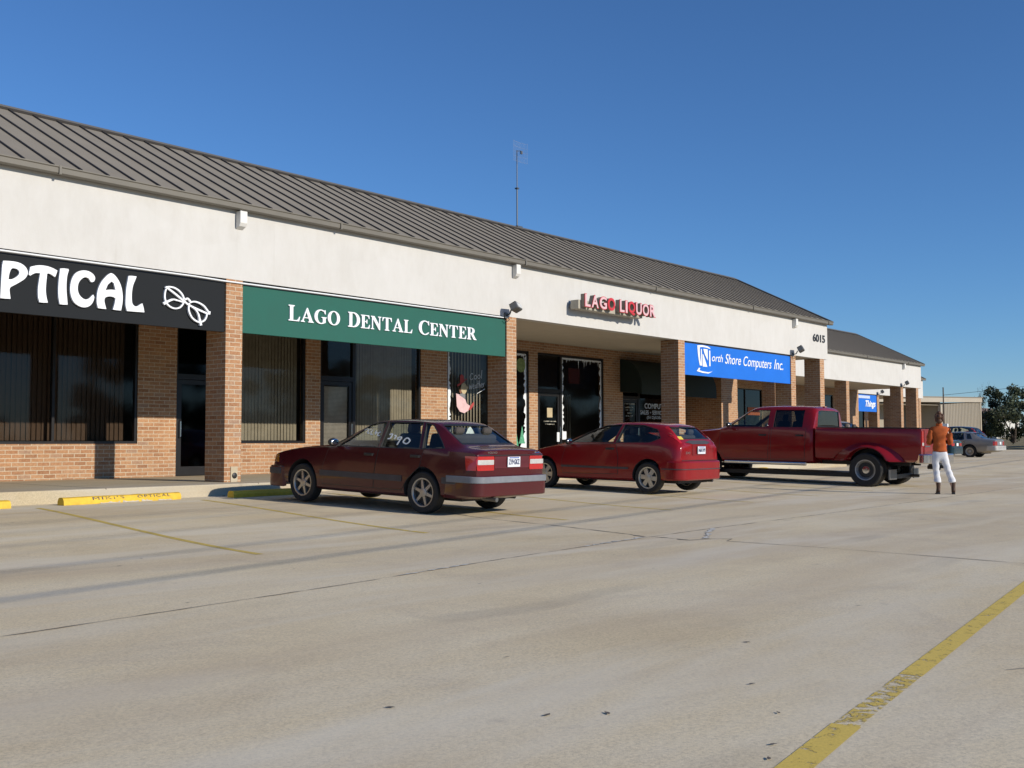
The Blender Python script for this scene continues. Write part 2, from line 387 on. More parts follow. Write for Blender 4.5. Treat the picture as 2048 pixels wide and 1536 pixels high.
def extrude_flat(me, fn, depth_dir, depth, mi=0, mb=None):
    """flat mesh -> solid: fn maps (u,v) to a point, depth_dir is the direction of the thickness (front to back)"""
    b = bmesh.new(); b.from_mesh(me); bmesh.ops.remove_doubles(b, verts=b.verts, dist=1e-6)
    vs = [Vector(fn(v.co.x, v.co.y)) for v in b.verts]; b.verts.index_update(); n = len(vs); D = Vector(depth_dir)*depth
    fs = [[v.index for v in f.verts] for f in b.faces]; out = mb or MB()
    fr = list(fs); bk = [[i+n for i in reversed(f)] for f in fs]; sd = []
    for e in b.edges:
        if len(e.link_faces) == 1:
            i, j = e.verts[0].index, e.verts[1].index; sd.append((i, j, j+n, i+n))
    b.free(); out.add(vs+[v+D for v in vs], fr+bk+sd, mi); return out
def fit_box(me, x0, x1, z0, z1):
    xs = [v.co.x for v in me.vertices]; ys_ = [v.co.y for v in me.vertices]
    ax, bx, ay, by = min(xs), max(xs), min(ys_), max(ys_)
    return lambda u, v: (x0+(u-ax)/(bx-ax)*(x1-x0), z0+(v-ay)/(by-ay)*(z1-z0))
def wall_text(s, x0, x1, z0, z1, y, mats, parent, name='lettering', offset=0, shear=0, depth=.012, space=1.0):
    me = text_mesh(s, offset, shear, space); f = fit_box(me, x0, x1, z0, z1)
    return extrude_flat(me, lambda u, v: (f(u, v)[0], y, f(u, v)[1]), (0,1,0), depth).build(name, mats, parent, world=True)
def stroke_poly(pts, ws):
    """open stroke with widths -> outline"""
    P = [Vector(p) for p in pts]; L = []; Rr = []
    for i, p in enumerate(P):
        d = (P[min(i+1, len(P)-1)]-P[max(i-1, 0)]).normalized(); nrm = Vector((-d.y, d.x)); w = ws[i]/2 if isinstance(ws, (list, tuple)) else ws/2
        L.append(p+nrm*w); Rr.append(p-nrm*w)
    return L+Rr[::-1]
def spline(pts, n=6):
    P = [Vector(p) for p in pts]; out = []
    for i in range(len(P)-1):
        a, b, c, d = P[max(i-1, 0)], P[i], P[i+1], P[min(i+2, len(P)-1)]
        for k in range(n):
            t = k/n; out.append(.5*((2*b)+(c-a)*t+(2*a-5*b+4*c-d)*t*t+(3*b-a-3*c+d)*t**3))
    out.append(P[-1]); return out

# ------------------------------------------------------------------ the strip mall
def wall_cells(mb, x0, x1, z0, z1, y0, y1, openings, mi=0):
    xs = sorted({x0, x1, *[o[0] for o in openings], *[o[1] for o in openings]}); zs = sorted({z0, z1, *[o[2] for o in openings], *[o[3] for o in openings]})
    xs = [x for x in xs if x0 <= x <= x1]; zs = [z for z in zs if z0 <= z <= z1]
    def solid(i, j):
        if not (0 <= i < len(xs)-1 and 0 <= j < len(zs)-1): return False
        cx, cz = (xs[i]+xs[i+1])/2, (zs[j]+zs[j+1])/2
        return not any(o[0] < cx < o[1] and o[2] < cz < o[3] for o in openings)
    for i in range(len(xs)-1):
        for j in range(len(zs)-1):
            if not solid(i, j): continue
            a, b, c, d = xs[i], xs[i+1], zs[j], zs[j+1]
            mb.add([(a,y0,c),(b,y0,c),(b,y0,d),(a,y0,d)], [(0,1,2,3)], mi); mb.add([(a,y1,c),(b,y1,c),(b,y1,d),(a,y1,d)], [(3,2,1,0)], mi)
            if not solid(i-1, j): mb.add([(a,y0,c),(a,y0,d),(a,y1,d),(a,y1,c)], [(0,1,2,3)], mi)
            if not solid(i+1, j): mb.add([(b,y0,c),(b,y0,d),(b,y1,d),(b,y1,c)], [(3,2,1,0)], mi)
            if not solid(i, j-1): mb.add([(a,y0,c),(b,y0,c),(b,y1,c),(a,y1,c)], [(0,1,2,3)], mi)
            if not solid(i, j+1): mb.add([(a,y0,d),(b,y0,d),(b,y1,d),(a,y1,d)], [(3,2,1,0)], mi)
FZ0, FZ1, EAVE, RIDGE, WALKD = 4.04, 5.40, 5.48, 7.56, 3.84
def window_unit(bld, x0, x1, z0, z1, y, mull=(), rails=(), glass=SHOPGLASS, fr=.055, name='window', frame_depth=.10):
    """frame mesh with one pane child per light"""
    b = MB(); xs = [x0, *mull, x1]; zs = [z0, *rails, z1]; ya, yb = y+.03, y+.03+frame_depth
    b.box(x0, x1, ya, yb, z0, z0+fr); b.box(x0, x1, ya, yb, z1-fr, z1)
    b.box(x0, x0+fr, ya, yb, z0+fr, z1-fr); b.box(x1-fr, x1, ya, yb, z0+fr, z1-fr)
    for mx in mull: b.box(mx-fr/2, mx+fr/2, ya, yb, z0+fr, z1-fr)
    for rz in rails:
        for a, c in zip(xs, xs[1:]): b.box(a+fr if a == x0 else a+fr/2, c-fr if c == x1 else c-fr/2, ya+.002, yb-.002, rz-fr/2, rz+fr/2)
    w = b.build(name, BRONZE, bld, world=True)
    for a, c in zip(xs, xs[1:]):
        for e, g in zip(zs, zs[1:]):
            MB().add([(a+.01,y+.075,e+.01),(c-.01,y+.075,e+.01),(c-.01,y+.075,g-.01),(a+.01,y+.075,g-.01)], [(0,1,2,3)]).build('pane', glass, w, world=True)
    return w
def vertical_blinds(w, x0, x1, z0, z1, y, material, pitch=.10, ang=55, gap=1.0):
    b = MB(); n = int((x1-x0)/pitch); ca, sa = math.cos(R(ang)), math.sin(R(ang)); h = pitch*.55*gap
    for i in range(n):
        x = x0+(i+.5)*pitch; j = random.uniform(-.08, .08); c2, s2 = math.cos(R(ang)+j), math.sin(R(ang)+j)
        b.add([(x-h*c2,y-h*s2,z0),(x+h*c2,y+h*s2,z0),(x+h*c2,y+h*s2,z1),(x-h*c2,y-h*s2,z1)], [(0,1,2,3)])
    return b.build('vertical_blinds', material, w, world=True)
def mall(name, label, X0, X1, DY, cols, openings, scups, gable_right=True, X_roof0=None, floors=True):
    bld = thing(name, ((X0+X1)/2, DY+4, 0), label, 'building')
    WY = DY+WALKD
    b = MB(); wall_cells(b, X0, X1, .0, FZ0+.3, WY, WY+.22, openings); b.box(X1-.22, X1, WY+.22, WY+9, 0, FZ0+.3)
    b.build('brick_wall', BRICK, bld, world=True)
    b = MB(); b.box(X0, X1, DY, DY+.28, FZ0, FZ1); b.box(X1-.28, X1, DY+.28, WY+5, FZ0+.31, FZ1)
    b.add([(X1-.02,DY+.28,FZ1),(X1-.02,DY+8.0-.3,FZ1),(X1-.02,DY+4,RIDGE-.12)], [(0,1,2)])
    b.build('fascia', STUCCO, bld, world=True, bevel=.012)
    MB().box(X0, X1-.3, DY+.28, WY, FZ0+.03, FZ0+.08).build('soffit', SOFFIT, bld, world=True)
    # roof: two slopes with standing seams, ridge cap, rake edge
    ey, ry = DY-.13, DY+4.0; b = MB(); xe = X1+.12; xa = X0
    for sgn in (1, -1):
        y_e = ey if sgn == 1 else ry+(ry-ey)
        nrm = Vector((0, -(RIDGE-EAVE)*sgn, (ry-ey))).normalized(); t = nrm*.05
        p = [Vector((xa,y_e,EAVE)),Vector((xe,y_e,EAVE)),Vector((xe,ry,RIDGE)),Vector((xa,ry,RIDGE))]
        b.add([*p, *[q-t for q in p]], [(0,1,2,3),(7,6,5,4),(0,4,5,1),(1,5,6,2),(2,6,7,3),(3,7,4,0)], 0)
    up_ = Vector((0, ry-ey, RIDGE-EAVE)).normalized(); nr = Vector((0, -up_.z, up_.y)); L = math.hypot(ry-ey, RIDGE-EAVE)
    n0 = int((xa-7.83)/.487)
    for i in range(n0, 400):
        x = 7.83+i*.487
        if x > xe-.05: break
        if x < xa+.05: continue
        c = Vector((x, ey, EAVE))+up_*(L/2-.01)+nr*.018
        b.obox(c, (1,0,0), up_, nr, .011, L/2-.07, .013, 1)
    b.build('roof', [ROOF, RIB], bld, world=True)
    b = MB(); c = Vector((0, ry, RIDGE))
    for sgn in (1, -1):
        u2 = Vector((0, up_.y*sgn, up_.z)); n2 = Vector((0, -up_.z*sgn, up_.y))
        b.obox(Vector(((xa+xe)/2, ry, RIDGE))-u2*.09+n2*.045, (1,0,0), u2, n2, (xe-xa)/2+.01, .10, .008)
        b.obox(Vector(((xa+xe)/2, ry, RIDGE))-u2*.20+n2*.028, (1,0,0), u2, n2, (xe-xa)/2, .02, .022, 1)
    b.build('ridge_cap', [GUT, RIB], bld, world=True)
    b = MB(); m_ = Vector((xe, (ey+ry)/2, (EAVE+RIDGE)/2))+nr*.02
    b.obox(m_+Vector((.02,0,-.05)), (1,0,0), up_, nr, .035, L/2+.02, .075); b.build('rake_trim', GUT, bld, world=True)
    # gutter: an open profile swept along the eave
    g = [(ey+.12,EAVE-.11),(ey-.02,EAVE-.12),(ey-.05,EAVE-.10),(ey-.055,EAVE-.02),(ey-.075,EAVE-.005),(ey-.075,EAVE+.012),(ey-.045,EAVE+.012),(ey-.035,EAVE-.09),(ey+.12,EAVE-.09)]
    b = MB(); b.prism(g, 'x', xa, xe+.05)
    for k in [q for q in range(int((xe-xa)/6)+1) if xa+q*6+4.4 < xe]: b.box(xa+k*6+4.35, xa+k*6+4.39, ey-.081, ey-.02, EAVE-.125, EAVE+.016)
    b.build('gutter', GUT, bld, world=True)
    for sx in scups:
        b = MB(); b.prism([(DY-.002,EAVE-.13),(DY-.15,EAVE-.13),(DY-.15,EAVE-.36),(DY-.11,EAVE-.42),(DY-.002,EAVE-.47)], 'x', sx, sx+.16)
        b.build('downspout_box', TRIM, bld, world=True, bevel=.008)
    for cx in cols:
        MB().box(cx, cx+.37, DY+.004, DY+.63, .20, FZ0).build('column', BRICK, bld, world=True)
    # rooms behind the shop fronts
    b = MB(); b.box(X0, X1-.22, WY+4.2, WY+4.3, 0, 4.3); b.box(X0, X1-.22, WY+.22, WY+4.2, 4.3, 4.36); b.box(X0, X1-.22, WY+.22, WY+4.2, .1, .2)
    b.box(X0-.1, X0, WY, WY+4.2, 0, 4.3)
    b.build('shop_interior', INTERIOR, bld, world=True)
    return bld

D1, WY1 = 17.013, 20.85
HEAD = 3.75
op1 = [(-4.5,-1.2,.93,HEAD),(5.0,12.19,.93,HEAD),(13.12,14.12,.2,HEAD),(14.55,16.71,.93,HEAD),(17.17,18.30,.2,HEAD),(18.30,20.70,.42,HEAD),(21.74,25.39,.35,HEAD),(25.81,29.36,.2,HEAD),(30.48,34.0,.2,3.55),(34.15,37.32,.2,4.3)]
M1 = mall('strip_mall', 'nearest long brick shop block with white fascia numbered 6015 and ribbed metal roof', -14, 38.62, D1, [-4.2,3.85,11.73,19.85,27.86,35.50,37.93], op1, [11.92,20.06,35.66])
# optical shop front
w = window_unit(M1, 5.0, 12.19, .93, HEAD, WY1, (7.6,10.35)); vertical_blinds(w, 5.1, 12.1, 1.0, HEAD-.02, WY1+.30, BLIND_BROWN, .105, 16)
w = window_unit(M1, -4.5, -1.2, .93, HEAD, WY1, (-2.8,)); vertical_blinds(w, -4.4, -1.3, 1.0, HEAD-.02, WY1+.30, BLIND_BROWN, .105, 16)
def door_unit(bld, x0, x1, y, z1, dz=2.36, glass=DARKGLASS, name='door', hinge=1):
    """aluminium shop door with a transom above"""
    b = MB(); b.box(x0, x0+.05, y+.03, y+.14, .21, z1); b.box(x1-.05, x1, y+.03, y+.14, .21, z1); b.box(x0+.05, x1-.05, y+.03, y+.14, z1-.05, z1); b.box(x0+.05, x1-.05, y+.03, y+.14, dz, dz+.12)
    tr = b.build('door_frame', BRONZE, bld, world=True)
    MB().add([(x0+.05,y+.08,dz+.12),(x1-.05,y+.08,dz+.12),(x1-.05,y+.08,z1-.05),(x0+.05,y+.08,z1-.05)], [(0,1,2,3)]).build('transom_pane', glass, tr, world=True)
    b = MB(); a, c = x0+.055, x1-.055
    b.box(a, a+.10, y+.05, y+.10, .22, dz-.01); b.box(c-.10, c, y+.05, y+.10, .22, dz-.01); b.box(a+.10, c-.10, y+.05, y+.10, .22, .42); b.box(a+.10, c-.10, y+.05, y+.10, dz-.11, dz-.01)
    d = b.build(name, BRONZE, bld, world=True)
    MB().add([(a+.10,y+.075,.42),(c-.10,y+.075,.42),(c-.10,y+.075,dz-.11),(a+.10,y+.075,dz-.11)], [(0,1,2,3)]).build('pane', glass, d, world=True)
    hx = a+.05 if hinge > 0 else c-.05
    MB().tube([(hx,y+.05,1.05),(hx,y-.02,1.08),(hx,y-.02,1.42),(hx,y+.05,1.45)], .013, 6).build('handle', CHROME, d, world=True)
    return d
door_unit(M1, 13.12, 14.12, WY1, HEAD)
# dental shop front
w = window_unit(M1, 14.55, 16.71, .93, HEAD, WY1); vertical_blinds(w, 14.6, 16.6, 1.0, HEAD-.04, WY1+.22, BLIND_TAN, .095, 12)
d = door_unit(M1, 17.17, 18.30, WY1, HEAD, 2.5, SHOPGLASS, hinge=-1)
b = MB()
for i in range(58): b.add([(17.33,WY1+.125+.008,.45+i*.033),(18.14,WY1+.125+.008,.45+i*.033),(18.14,WY1+.125-.010,.45+i*.033+.026),(17.33,WY1+.125-.010,.45+i*.033+.026)], [(0,1,2,3)])
b.build('mini_blind', BLIND_WHITE, d, world=True)
w = window_unit(M1, 18.30, 20.70, .42, HEAD, WY1); vertical_blinds(w, 18.38, 20.6, .5, HEAD-.04, WY1+.24, BLIND_TAN, .095, 10)
# big corner window of the liquor shop, painted with frost and a figure
w = window_unit(M1, 21.74, 25.39, .35, HEAD, WY1, (23.62,), glass=SHOPGLASS); vertical_blinds(w, 21.9, 23.55, .4, HEAD-.04, WY1+.26, BLIND_TAN, .13, 20, .62)
FROST = mat('frost_paint', (.78,.80,.80), .8, 0, .2, 14); PINK = mat('pink_paint', (.72,.48,.48), .8); REDP = mat('red_paint', (.42,.05,.045), .7); SKINP = mat('tan_paint', (.50,.40,.24), .8)
GREENP = mat('green_paint', (.10,.36,.20), .8, 0, .4, 12); GREYP = mat('grey_paint', (.20,.20,.21), .8); BROWNP = mat('brown_paint', (.20,.09,.05), .8)
WPY = WY1+.068
def flat_poly(mb, pts, y, mi=0, th=.003):
    extrude_flat(poly_mesh([pts]), lambda u, v: (u, y, v), (0,1,0), th, mi, mb)
def frost(w, x0, x1, z0, z1, seed, top=True, lft=True, rgt=True, bot=.0, material=FROST):
    rnd = random.Random(seed); b = MB()
    if top:
        pts = [(x0,z1)]; x = x0
        while x < x1:
            dd = rnd.uniform(.03,.11) if rnd.random() < .75 else rnd.uniform(.15,.32)
            pts += [(x, z1-.05), (x+.02, z1-dd), (x+.045, z1-.055)]; x += rnd.uniform(.05,.10)
        pts += [(x1, z1-.05), (x1, z1)]; flat_poly(b, pts, WPY)
    for on, xa, s in ((lft, x0, 1), (rgt, x1, -1)):
        if not on: continue
        pts = [(xa, z0)]; z = z0
        while z < z1-.06:
            pts.append((xa+s*rnd.uniform(.03,.14), z)); z += rnd.uniform(.03,.10)
        pts.append((xa, z1-.06)); flat_poly(b, pts, WPY-.004)
    if bot:
        pts = [(x0, z0)]; k = 14
        for i in range(k+1):
            t = i/k; pts.append((x0+(x1-x0)*t, z0+bot*(.55+.45*math.sin(t*9+seed))*rnd.uniform(.85,1.1)))
        pts.append((x1, z0)); flat_poly(b, pts, WPY-.008)
    return b.build('frost_painting', material, w, world=True)
frost(w, 21.82, 23.55, .42, 3.64, 3, False, True, False, .95); frost(w, 23.68, 25.32, .42, 3.66, 5, True, False, True, .85)
def ell(cx, cz, rx, rz, a0=0, a1=360, n=20, rot=0):
    out = []
    for i in range(n):
        t = R(a0+(a1-a0)*i/(n-1 if a1-a0 < 360 else n)); x, z = rx*math.cos(t), rz*math.sin(t); c, s = math.cos(R(rot)), math.sin(R(rot)); out.append((cx+x*c-z*s, cz+x*s+z*c))
    return out
# painted figure: plain man in a red hat and pale coat, with the words beside him
b = MB(); y0 = WPY-.012
FG = lambda pts: [(22.42+(p[0]-22.42)*.62, 2.38+(p[1]-2.62)*.62) for p in pts]
flat_poly(b, FG([(22.0,2.55),(22.05,1.95),(22.25,1.72),(22.55,1.65),(22.85,1.78),(22.95,2.0),(22.72,2.10),(22.6,2.35),(22.38,2.48)]), y0, 0)            # coat
flat_poly(b, FG([(22.83,1.80),(22.98,2.02),(23.20,2.20),(23.22,2.06),(23.0,1.82)]), y0-.004, 1)                                                        # red cuff
flat_poly(b, FG([(22.20,2.48),(22.42,2.40),(22.62,2.30),(22.62,2.52),(22.40,2.62)]), y0-.004, 4)                                                       # dark scarf
flat_poly(b, FG(ell(22.52,2.80,.20,.26)), y0-.008, 2); flat_poly(b, FG(ell(22.73,2.84,.09,.07)), y0-.012, 2)                                               # face, nose
flat_poly(b, FG([(22.05,2.86),(22.30,2.98),(22.62,3.18),(22.72,3.24),(22.66,3.26),(22.30,3.06),(22.05,2.96)]), y0-.016, 1)                            # brim
flat_poly(b, FG([(22.25,3.05),(22.24,3.36),(22.36,3.46),(22.50,3.38),(22.52,3.14)]), y0-.012, 1)                                                       # hat crown
flat_poly(b, FG(ell(22.32,2.70,.10,.16)), y0-.004, 3)
b.build('painted_figure', [PINK, REDP, SKINP, BROWNP, GREYP], w, world=True)
def hand_text(w, strokes, x0, z0, sx, sz, width, y, material, name='painted_words', slope=0):
    b = MB()
    for i, st in enumerate(strokes):
        pts = [(x0+p[0]*sx, z0+p[1]*sz+slope*p[0]*sx) for p in st]
        extrude_flat(poly_mesh([stroke_poly(spline(pts, 4), width)]), lambda u, v: (u, y-.002*(i % 3), v), (0,1,0), .0015, 0, b)
    return b.build(name, material, w, world=True)
COOL = [[(.9,.85),(.45,1),(.05,.5),(.35,.05),(.9,.2)],[(1.5,.7),(1.15,.4),(1.45,.05),(1.85,.35),(1.5,.7)],[(2.45,.7),(2.1,.4),(2.4,.05),(2.8,.35),(2.45,.7)],[(3.3,1.35),(3.2,.7),(3.15,.05)]]
WEATH = [[(0,.9),(.2,.05),(.45,.7),(.7,.05),(.95,1)],[(1.15,.45),(1.6,.5),(1.45,.8),(1.15,.5),(1.25,.1),(1.7,.15)],[(2.3,.65),(1.95,.5),(2.0,.1),(2.35,.3)],[(2.35,.7),(2.4,.05)],[(2.9,1.3),(2.8,.05)],[(2.6,.8),(3.1,.85)],[(3.35,1.3),(3.3,.05)],[(3.3,.4),(3.6,.6),(3.7,.05)],[(3.95,.4),(4.35,.45),(4.2,.75),(3.95,.45),(4.05,.05),(4.45,.1)],[(4.65,.7),(4.7,.05)],[(4.68,.45),(5.05,.75)]]
hand_text(w, COOL, 22.74, 2.74, .16, .19, .016, WPY-.01, FROST, slope=.12); hand_text(w, WEATH, 22.72, 2.46, .13, .17, .014, WPY-.01, FROST, slope=.16)
hand_text(w, [[(0,0),(1,.5)]], 23.05, 2.36, .35, .3, .016, WPY-.01, FROST)
b = MB()
for cx, cz, s_ in ((23.9,1.0,.3),(24.3,1.05,.4),(24.8,.95,.34),(25.1,1.1,.3)):
    for k in range(3): flat_poly(b, [(cx-s_*(.5-.12*k),cz+k*s_*.35-.2),(cx+s_*(.5-.12*k),cz+k*s_*.35-.2),(cx,cz+k*s_*.35+s_*.45)], WPY-.012-.002*k)
b.build('painted_trees', GREENP, w, world=True)
flat_b = MB(); flat_poly(flat_b, ell(25.05,3.3,.22,.22), WPY-.012); flat_b.build('painted_wreath', mat('olive_paint', (.24,.30,.10), .8, 0, .4, 14), w, world=True)
PALE0 = worn_paint('faint_print', (.45,.42,.34), .50, 16)
# liquor shop door and side window
d = door_unit(M1, 25.81, 27.03, WY1, HEAD-.02, 2.5, SHOPGLASS, hinge=-1)
b = MB(); b.box(26.35,26.62,WY1+.064,WY1+.07,1.72,2.02); b.build('door_notice', SKINP, d, world=True)
for q, (xa_, xb_) in enumerate(((26.18,26.80),(26.26,26.72))): MB().box(xa_, xb_, WY1+.062, WY1+.066, 1.58-.09*q, 1.61-.09*q).build('worn_line_of_print', PALE0, d, world=True)
b = MB(); b.box(26.78,26.90,WY1-.0,WY1+.03,.95,1.25); b.build('notice_card', WHITE, d, world=True)
w = window_unit(M1, 27.03, 29.36, .42, HEAD-.02, WY1); frost(w, 27.10, 29.29, 1.2, HEAD-.09, 11); vertical_blinds(w, 27.4, 28.3, .5, 2.5, WY1+.5, BLIND_TAN, .13, 70, .6)
MB().box(27.6,28.2,WY1+.16,WY1+.19,2.85,3.35).build('neon_sign', mat('dead_neon', (.13,.02,.02), .6, 0, .4, 20), w, world=True)
MB().box(27.10,27.34,WY1+.06,WY1+.066,1.02,1.28).build('notice', WHITE, w, world=True)
# computer shop front
d = door_unit(M1, 30.48, 31.52, WY1, 3.55, 2.42, DARKGLASS, hinge=-1)
PALE = mat('pale_letters', (.55,.55,.53), .7)
for a, c, z in ((30.62,31.30,2.24), (30.68,31.20,2.12), (30.72,31.18,2.03), (30.82,31.10,1.92), (30.74,31.16,1.82)):
    MB().box(a, c, WY1+.058, WY1+.061, z, z+.04).build('worn_line_of_print', PALE0, d, world=True)
MB().box(30.60, 31.40, WY1+.056, WY1+.06, 2.40, 2.50).build('push_plate', PALE0, d, world=True)
w = window_unit(M1, 31.52, 34.0, .6, 3.55, WY1, glass=DARKGLASS)
wall_text('COMPUTERS', 31.92, 33.6, 2.12, 2.31, WY1+.06, PALE, w, 'lettering', .02, 0, .003)
wall_text('SALES', 31.65, 32.18, 1.91, 2.06, WY1+.06, PALE, w, 'lettering', .01, 0, .003); wall_text('\u2022', 32.28, 32.33, 1.96, 2.01, WY1+.06, PALE, w, 'lettering', .01, 0, .003); wall_text('SERVICE', 32.42, 33.15, 1.91, 2.06, WY1+.06, PALE, w, 'lettering', .01, 0, .003)
wall_text('(512)535-', 32.06, 33.05, 1.73, 1.86, WY1+.06, PALE, w, 'lettering', .01, 0, .003)
wall_text('6015', 37.33, 38.38, 4.66, 4.95, D1-.022, BLACK, M1, 'house_number', .02)
MB().box(34.0, 37.5, WY1+1.75, WY1+1.9, 0, 4.3).box(33.93, 34.14, WY1+.221, WY1+1.75, 0, 4.3).box(37.33, 37.5, WY1+.221, WY1+1.75, 0, 4.3).build('shade_recess_wall', BRICK, M1, world=True)  # added recess, set back so this stretch of brick stays in shade
MB().box(34.15, 37.32, WY1+.0, WY1+1.75, FZ0+.03, FZ0+.08).build('shade_recess_soffit', SOFFIT, M1, world=True)  # ceiling of the added shade recess
# second and third blocks, each stepped back
D2, D3 = 22.3, 27.5
op2 = [(48.44,51.1,.9,3.65),(53.0,54.1,.2,3.6),(57.6,60.0,.6,3.65)]
M2 = mall('strip_mall', 'middle brick strip mall block set back behind the one numbered 6015', 38.9, 63.75, D2, [44.85,52.85,60.45,62.88], op2, [60.75])
w = window_unit(M2, 48.44, 51.1, .9, 3.65, D2+WALKD, (49.3,), glass=DARKGLASS)
MB().box(49.6, 50.9, D2+WALKD+.05, D2+WALKD+.06, 2.3, 2.7).build('window_poster', mat('red_poster', (.42,.10,.03), .7), w, world=True)
door_unit(M2, 53.0, 54.1, D2+WALKD, 3.6); window_unit(M2, 57.6, 60.0, .6, 3.65, D2+WALKD, (58.8,), glass=DARKGLASS)
op3 = [(66.0,68.5,.9,3.65),(71.0,72.2,.2,3.6),(74,77.5,.6,3.65)]
M3 = mall('strip_mall', 'farthest brick strip mall block, mostly hidden behind the middle block', 64.0, 78.95, D3, [70.2,72.9,78.1], op3, [76.5])
window_unit(M3, 66, 68.5, .9, 3.65, D3+WALKD, (67.2,), glass=DARKGLASS); door_unit(M3, 71.0, 72.2, D3+WALKD, 3.6); window_unit(M3, 74, 77.5, .6, 3.65, D3+WALKD, (75.7,), glass=DARKGLASS)

# ------------------------------------------------------------------ signs
def sign(name, label, x0, x1, z0, z1, y, material, th=.06):
    s_ = thing(name, ((x0+x1)/2, y, z0), label, 'sign')
    MB().box(x0, x1, y, y+th, z0, z1).build('panel', material, s_, world=True, bevel=.004)
    if z1 > 3.9: MB().box(x0, x1, y+.02, y+.05, z1+.001, FZ0+.02).build('sun_gap_strip', BLACK, s_, world=True)  # added dark strip: blocks sun leaking between sign top and fascia
    return s_
SIGNY = D1+.035
BLACKSIGN = mat('black_sign', (.014,.016,.018), .8, 0, .1, 2, Specular_IOR_Level=.25); GREENSIGN = mat('green_sign', (.011,.105,.075), .75, 0, .06, 2); BLUESIGN = mat('blue_sign', (.008,.155,.66), .45, 0, .05, 2)
LETTER = mat('letter_white', (.88,.89,.90), .5, 0, .02)
s1 = sign('shop_sign', 'black sign with rounded white letters PTICAL and a pair of eyeglasses', 4.22, 11.72, 3.03, 3.95, SIGNY, BLACKSIGN)
OPT = {
 'P': [[(40,145),(110,148),(200,158),(280,182),(340,225),(372,280),(370,340),(330,395),(270,435),(200,475),(150,500),(128,530),(130,590),(140,665),(60,662),(0,655),(8,500),(18,330),(28,200)], [(150,258),(190,248),(235,262),(262,300),(245,345),(200,380),(150,400),(112,398),(122,330)]],
 'T': [[(412,228),(480,212),(560,208),(650,222),(730,252),(780,280),(765,330),(748,368),(700,335),(660,318),(640,322),(628,440),(622,560),(635,660),(650,718),(590,718),(535,712),(518,650),(514,540),(528,420),(545,315),(490,312),(440,330),(408,350),(388,330)]],
 'I': [[(818,252),(870,250),(930,258),(936,275),(915,350),(905,450),(905,560),(912,650),(920,745),(860,745),(812,738),(796,650),(792,540),(800,400)]],
 'C': [[(1240,435),(1225,415),(1205,385),(1160,370),(1110,395),(1070,450),(1058,530),(1075,600),(1115,650),(1165,675),(1215,660),(1250,625),(1270,608),(1284,640),(1270,700),(1230,755),(1165,782),(1090,770),(1010,715),(965,620),(955,510),(975,400),(1030,315),(1110,280),(1195,285),(1265,325),(1295,375),(1285,420),(1262,437)]],
 'A': [[(1520,316),(1565,345),(1620,420),(1655,510),(1672,620),(1668,730),(1650,825),(1590,820),(1538,812),(1560,740),(1575,660),(1545,640),(1490,632),(1440,645),(1422,680),(1430,740),(1448,805),(1390,800),(1335,792),(1318,720),(1320,620),(1340,520),(1385,430),(1450,355),(1495,322)], [(1520,428),(1550,450),(1575,545),(1510,540),(1438,545),(1470,470)]],
 'L': [[(1752,352),(1800,352),(1862,360),(1845,405),(1815,480),(1800,560),(1796,640),(1802,720),(1830,762),(1870,768),(1915,740),(1940,728),(1958,790),(1968,850),(1850,842),(1730,832),(1712,760),(1714,640),(1725,500)]],
}
# traced on the sign's own plane: projective map from the traced outline to metres on the panel
def homog(src, dst):
    A = []; B = []
    for (x, y), (u, v) in zip(src, dst):
        A.append([x,y,1,0,0,0,-u*x,-u*y]); B.append(u); A.append([0,0,0,x,y,1,-v*x,-v*y]); B.append(v)
    n = 8; Mx = [r_+[b_] for r_, b_ in zip(A, B)]
    for i in range(n):
        p = max(range(i, n), key=lambda k: abs(Mx[k][i])); Mx[i], Mx[p] = Mx[p], Mx[i]
        for k in range(n):
            if k != i:
                f = Mx[k][i]/Mx[i][i]; Mx[k] = [a-f*b_ for a, b_ in zip(Mx[k], Mx[i])]
    h = [Mx[i][8]/Mx[i][i] for i in range(n)]
    return lambda x, y: ((h[0]*x+h[1]*y+h[2])/(h[6]*x+h[7]*y+1), (h[3]*x+h[4]*y+h[5])/(h[6]*x+h[7]*y+1))
OPTMAP = homog([(0, 0), (2048, 0), (2048, 1092), (0, 1092)], [(7.5131, 4.0049), (10.1297, 4.3625), (10.155, 2.9406), (7.5429, 2.7351)])
GLMAP = homog([(0, 0), (2048, 0), (2048, 1536), (0, 1536)], [(10.1376, 3.9171), (11.8045, 4.1146), (11.8206, 2.9765), (10.1566, 2.8516)])
def smooth_closed(pl, n=3):
    P = [Vector(p) for p in pl]; N = len(P); out = []
    for i in range(N):
        a, b_, c, d_ = P[i-1], P[i], P[(i+1) % N], P[(i+2) % N]
        sharp = (b_-a).angle(c-b_, 0) > 1.0 or (c-b_).angle(d_-c, 0) > 1.0
        out.append(b_)
        if sharp: continue
        for k in range(1, n):
            t = k/n; out.append(.5*((2*b_)+(c-a)*t+(2*a-5*b_+4*c-d_)*t*t+(3*b_-a-3*c+d_)*t**3))
    return out
for ch, pls in OPT.items():
    polys = [[OPTMAP(*p) for p in smooth_closed(pl)] for pl in pls]
    extrude_flat(poly_mesh(polys), lambda u, v: (u, SIGNY-.045, v), (0,1,0), .045).build('letter', LETTER, s1, world=True)
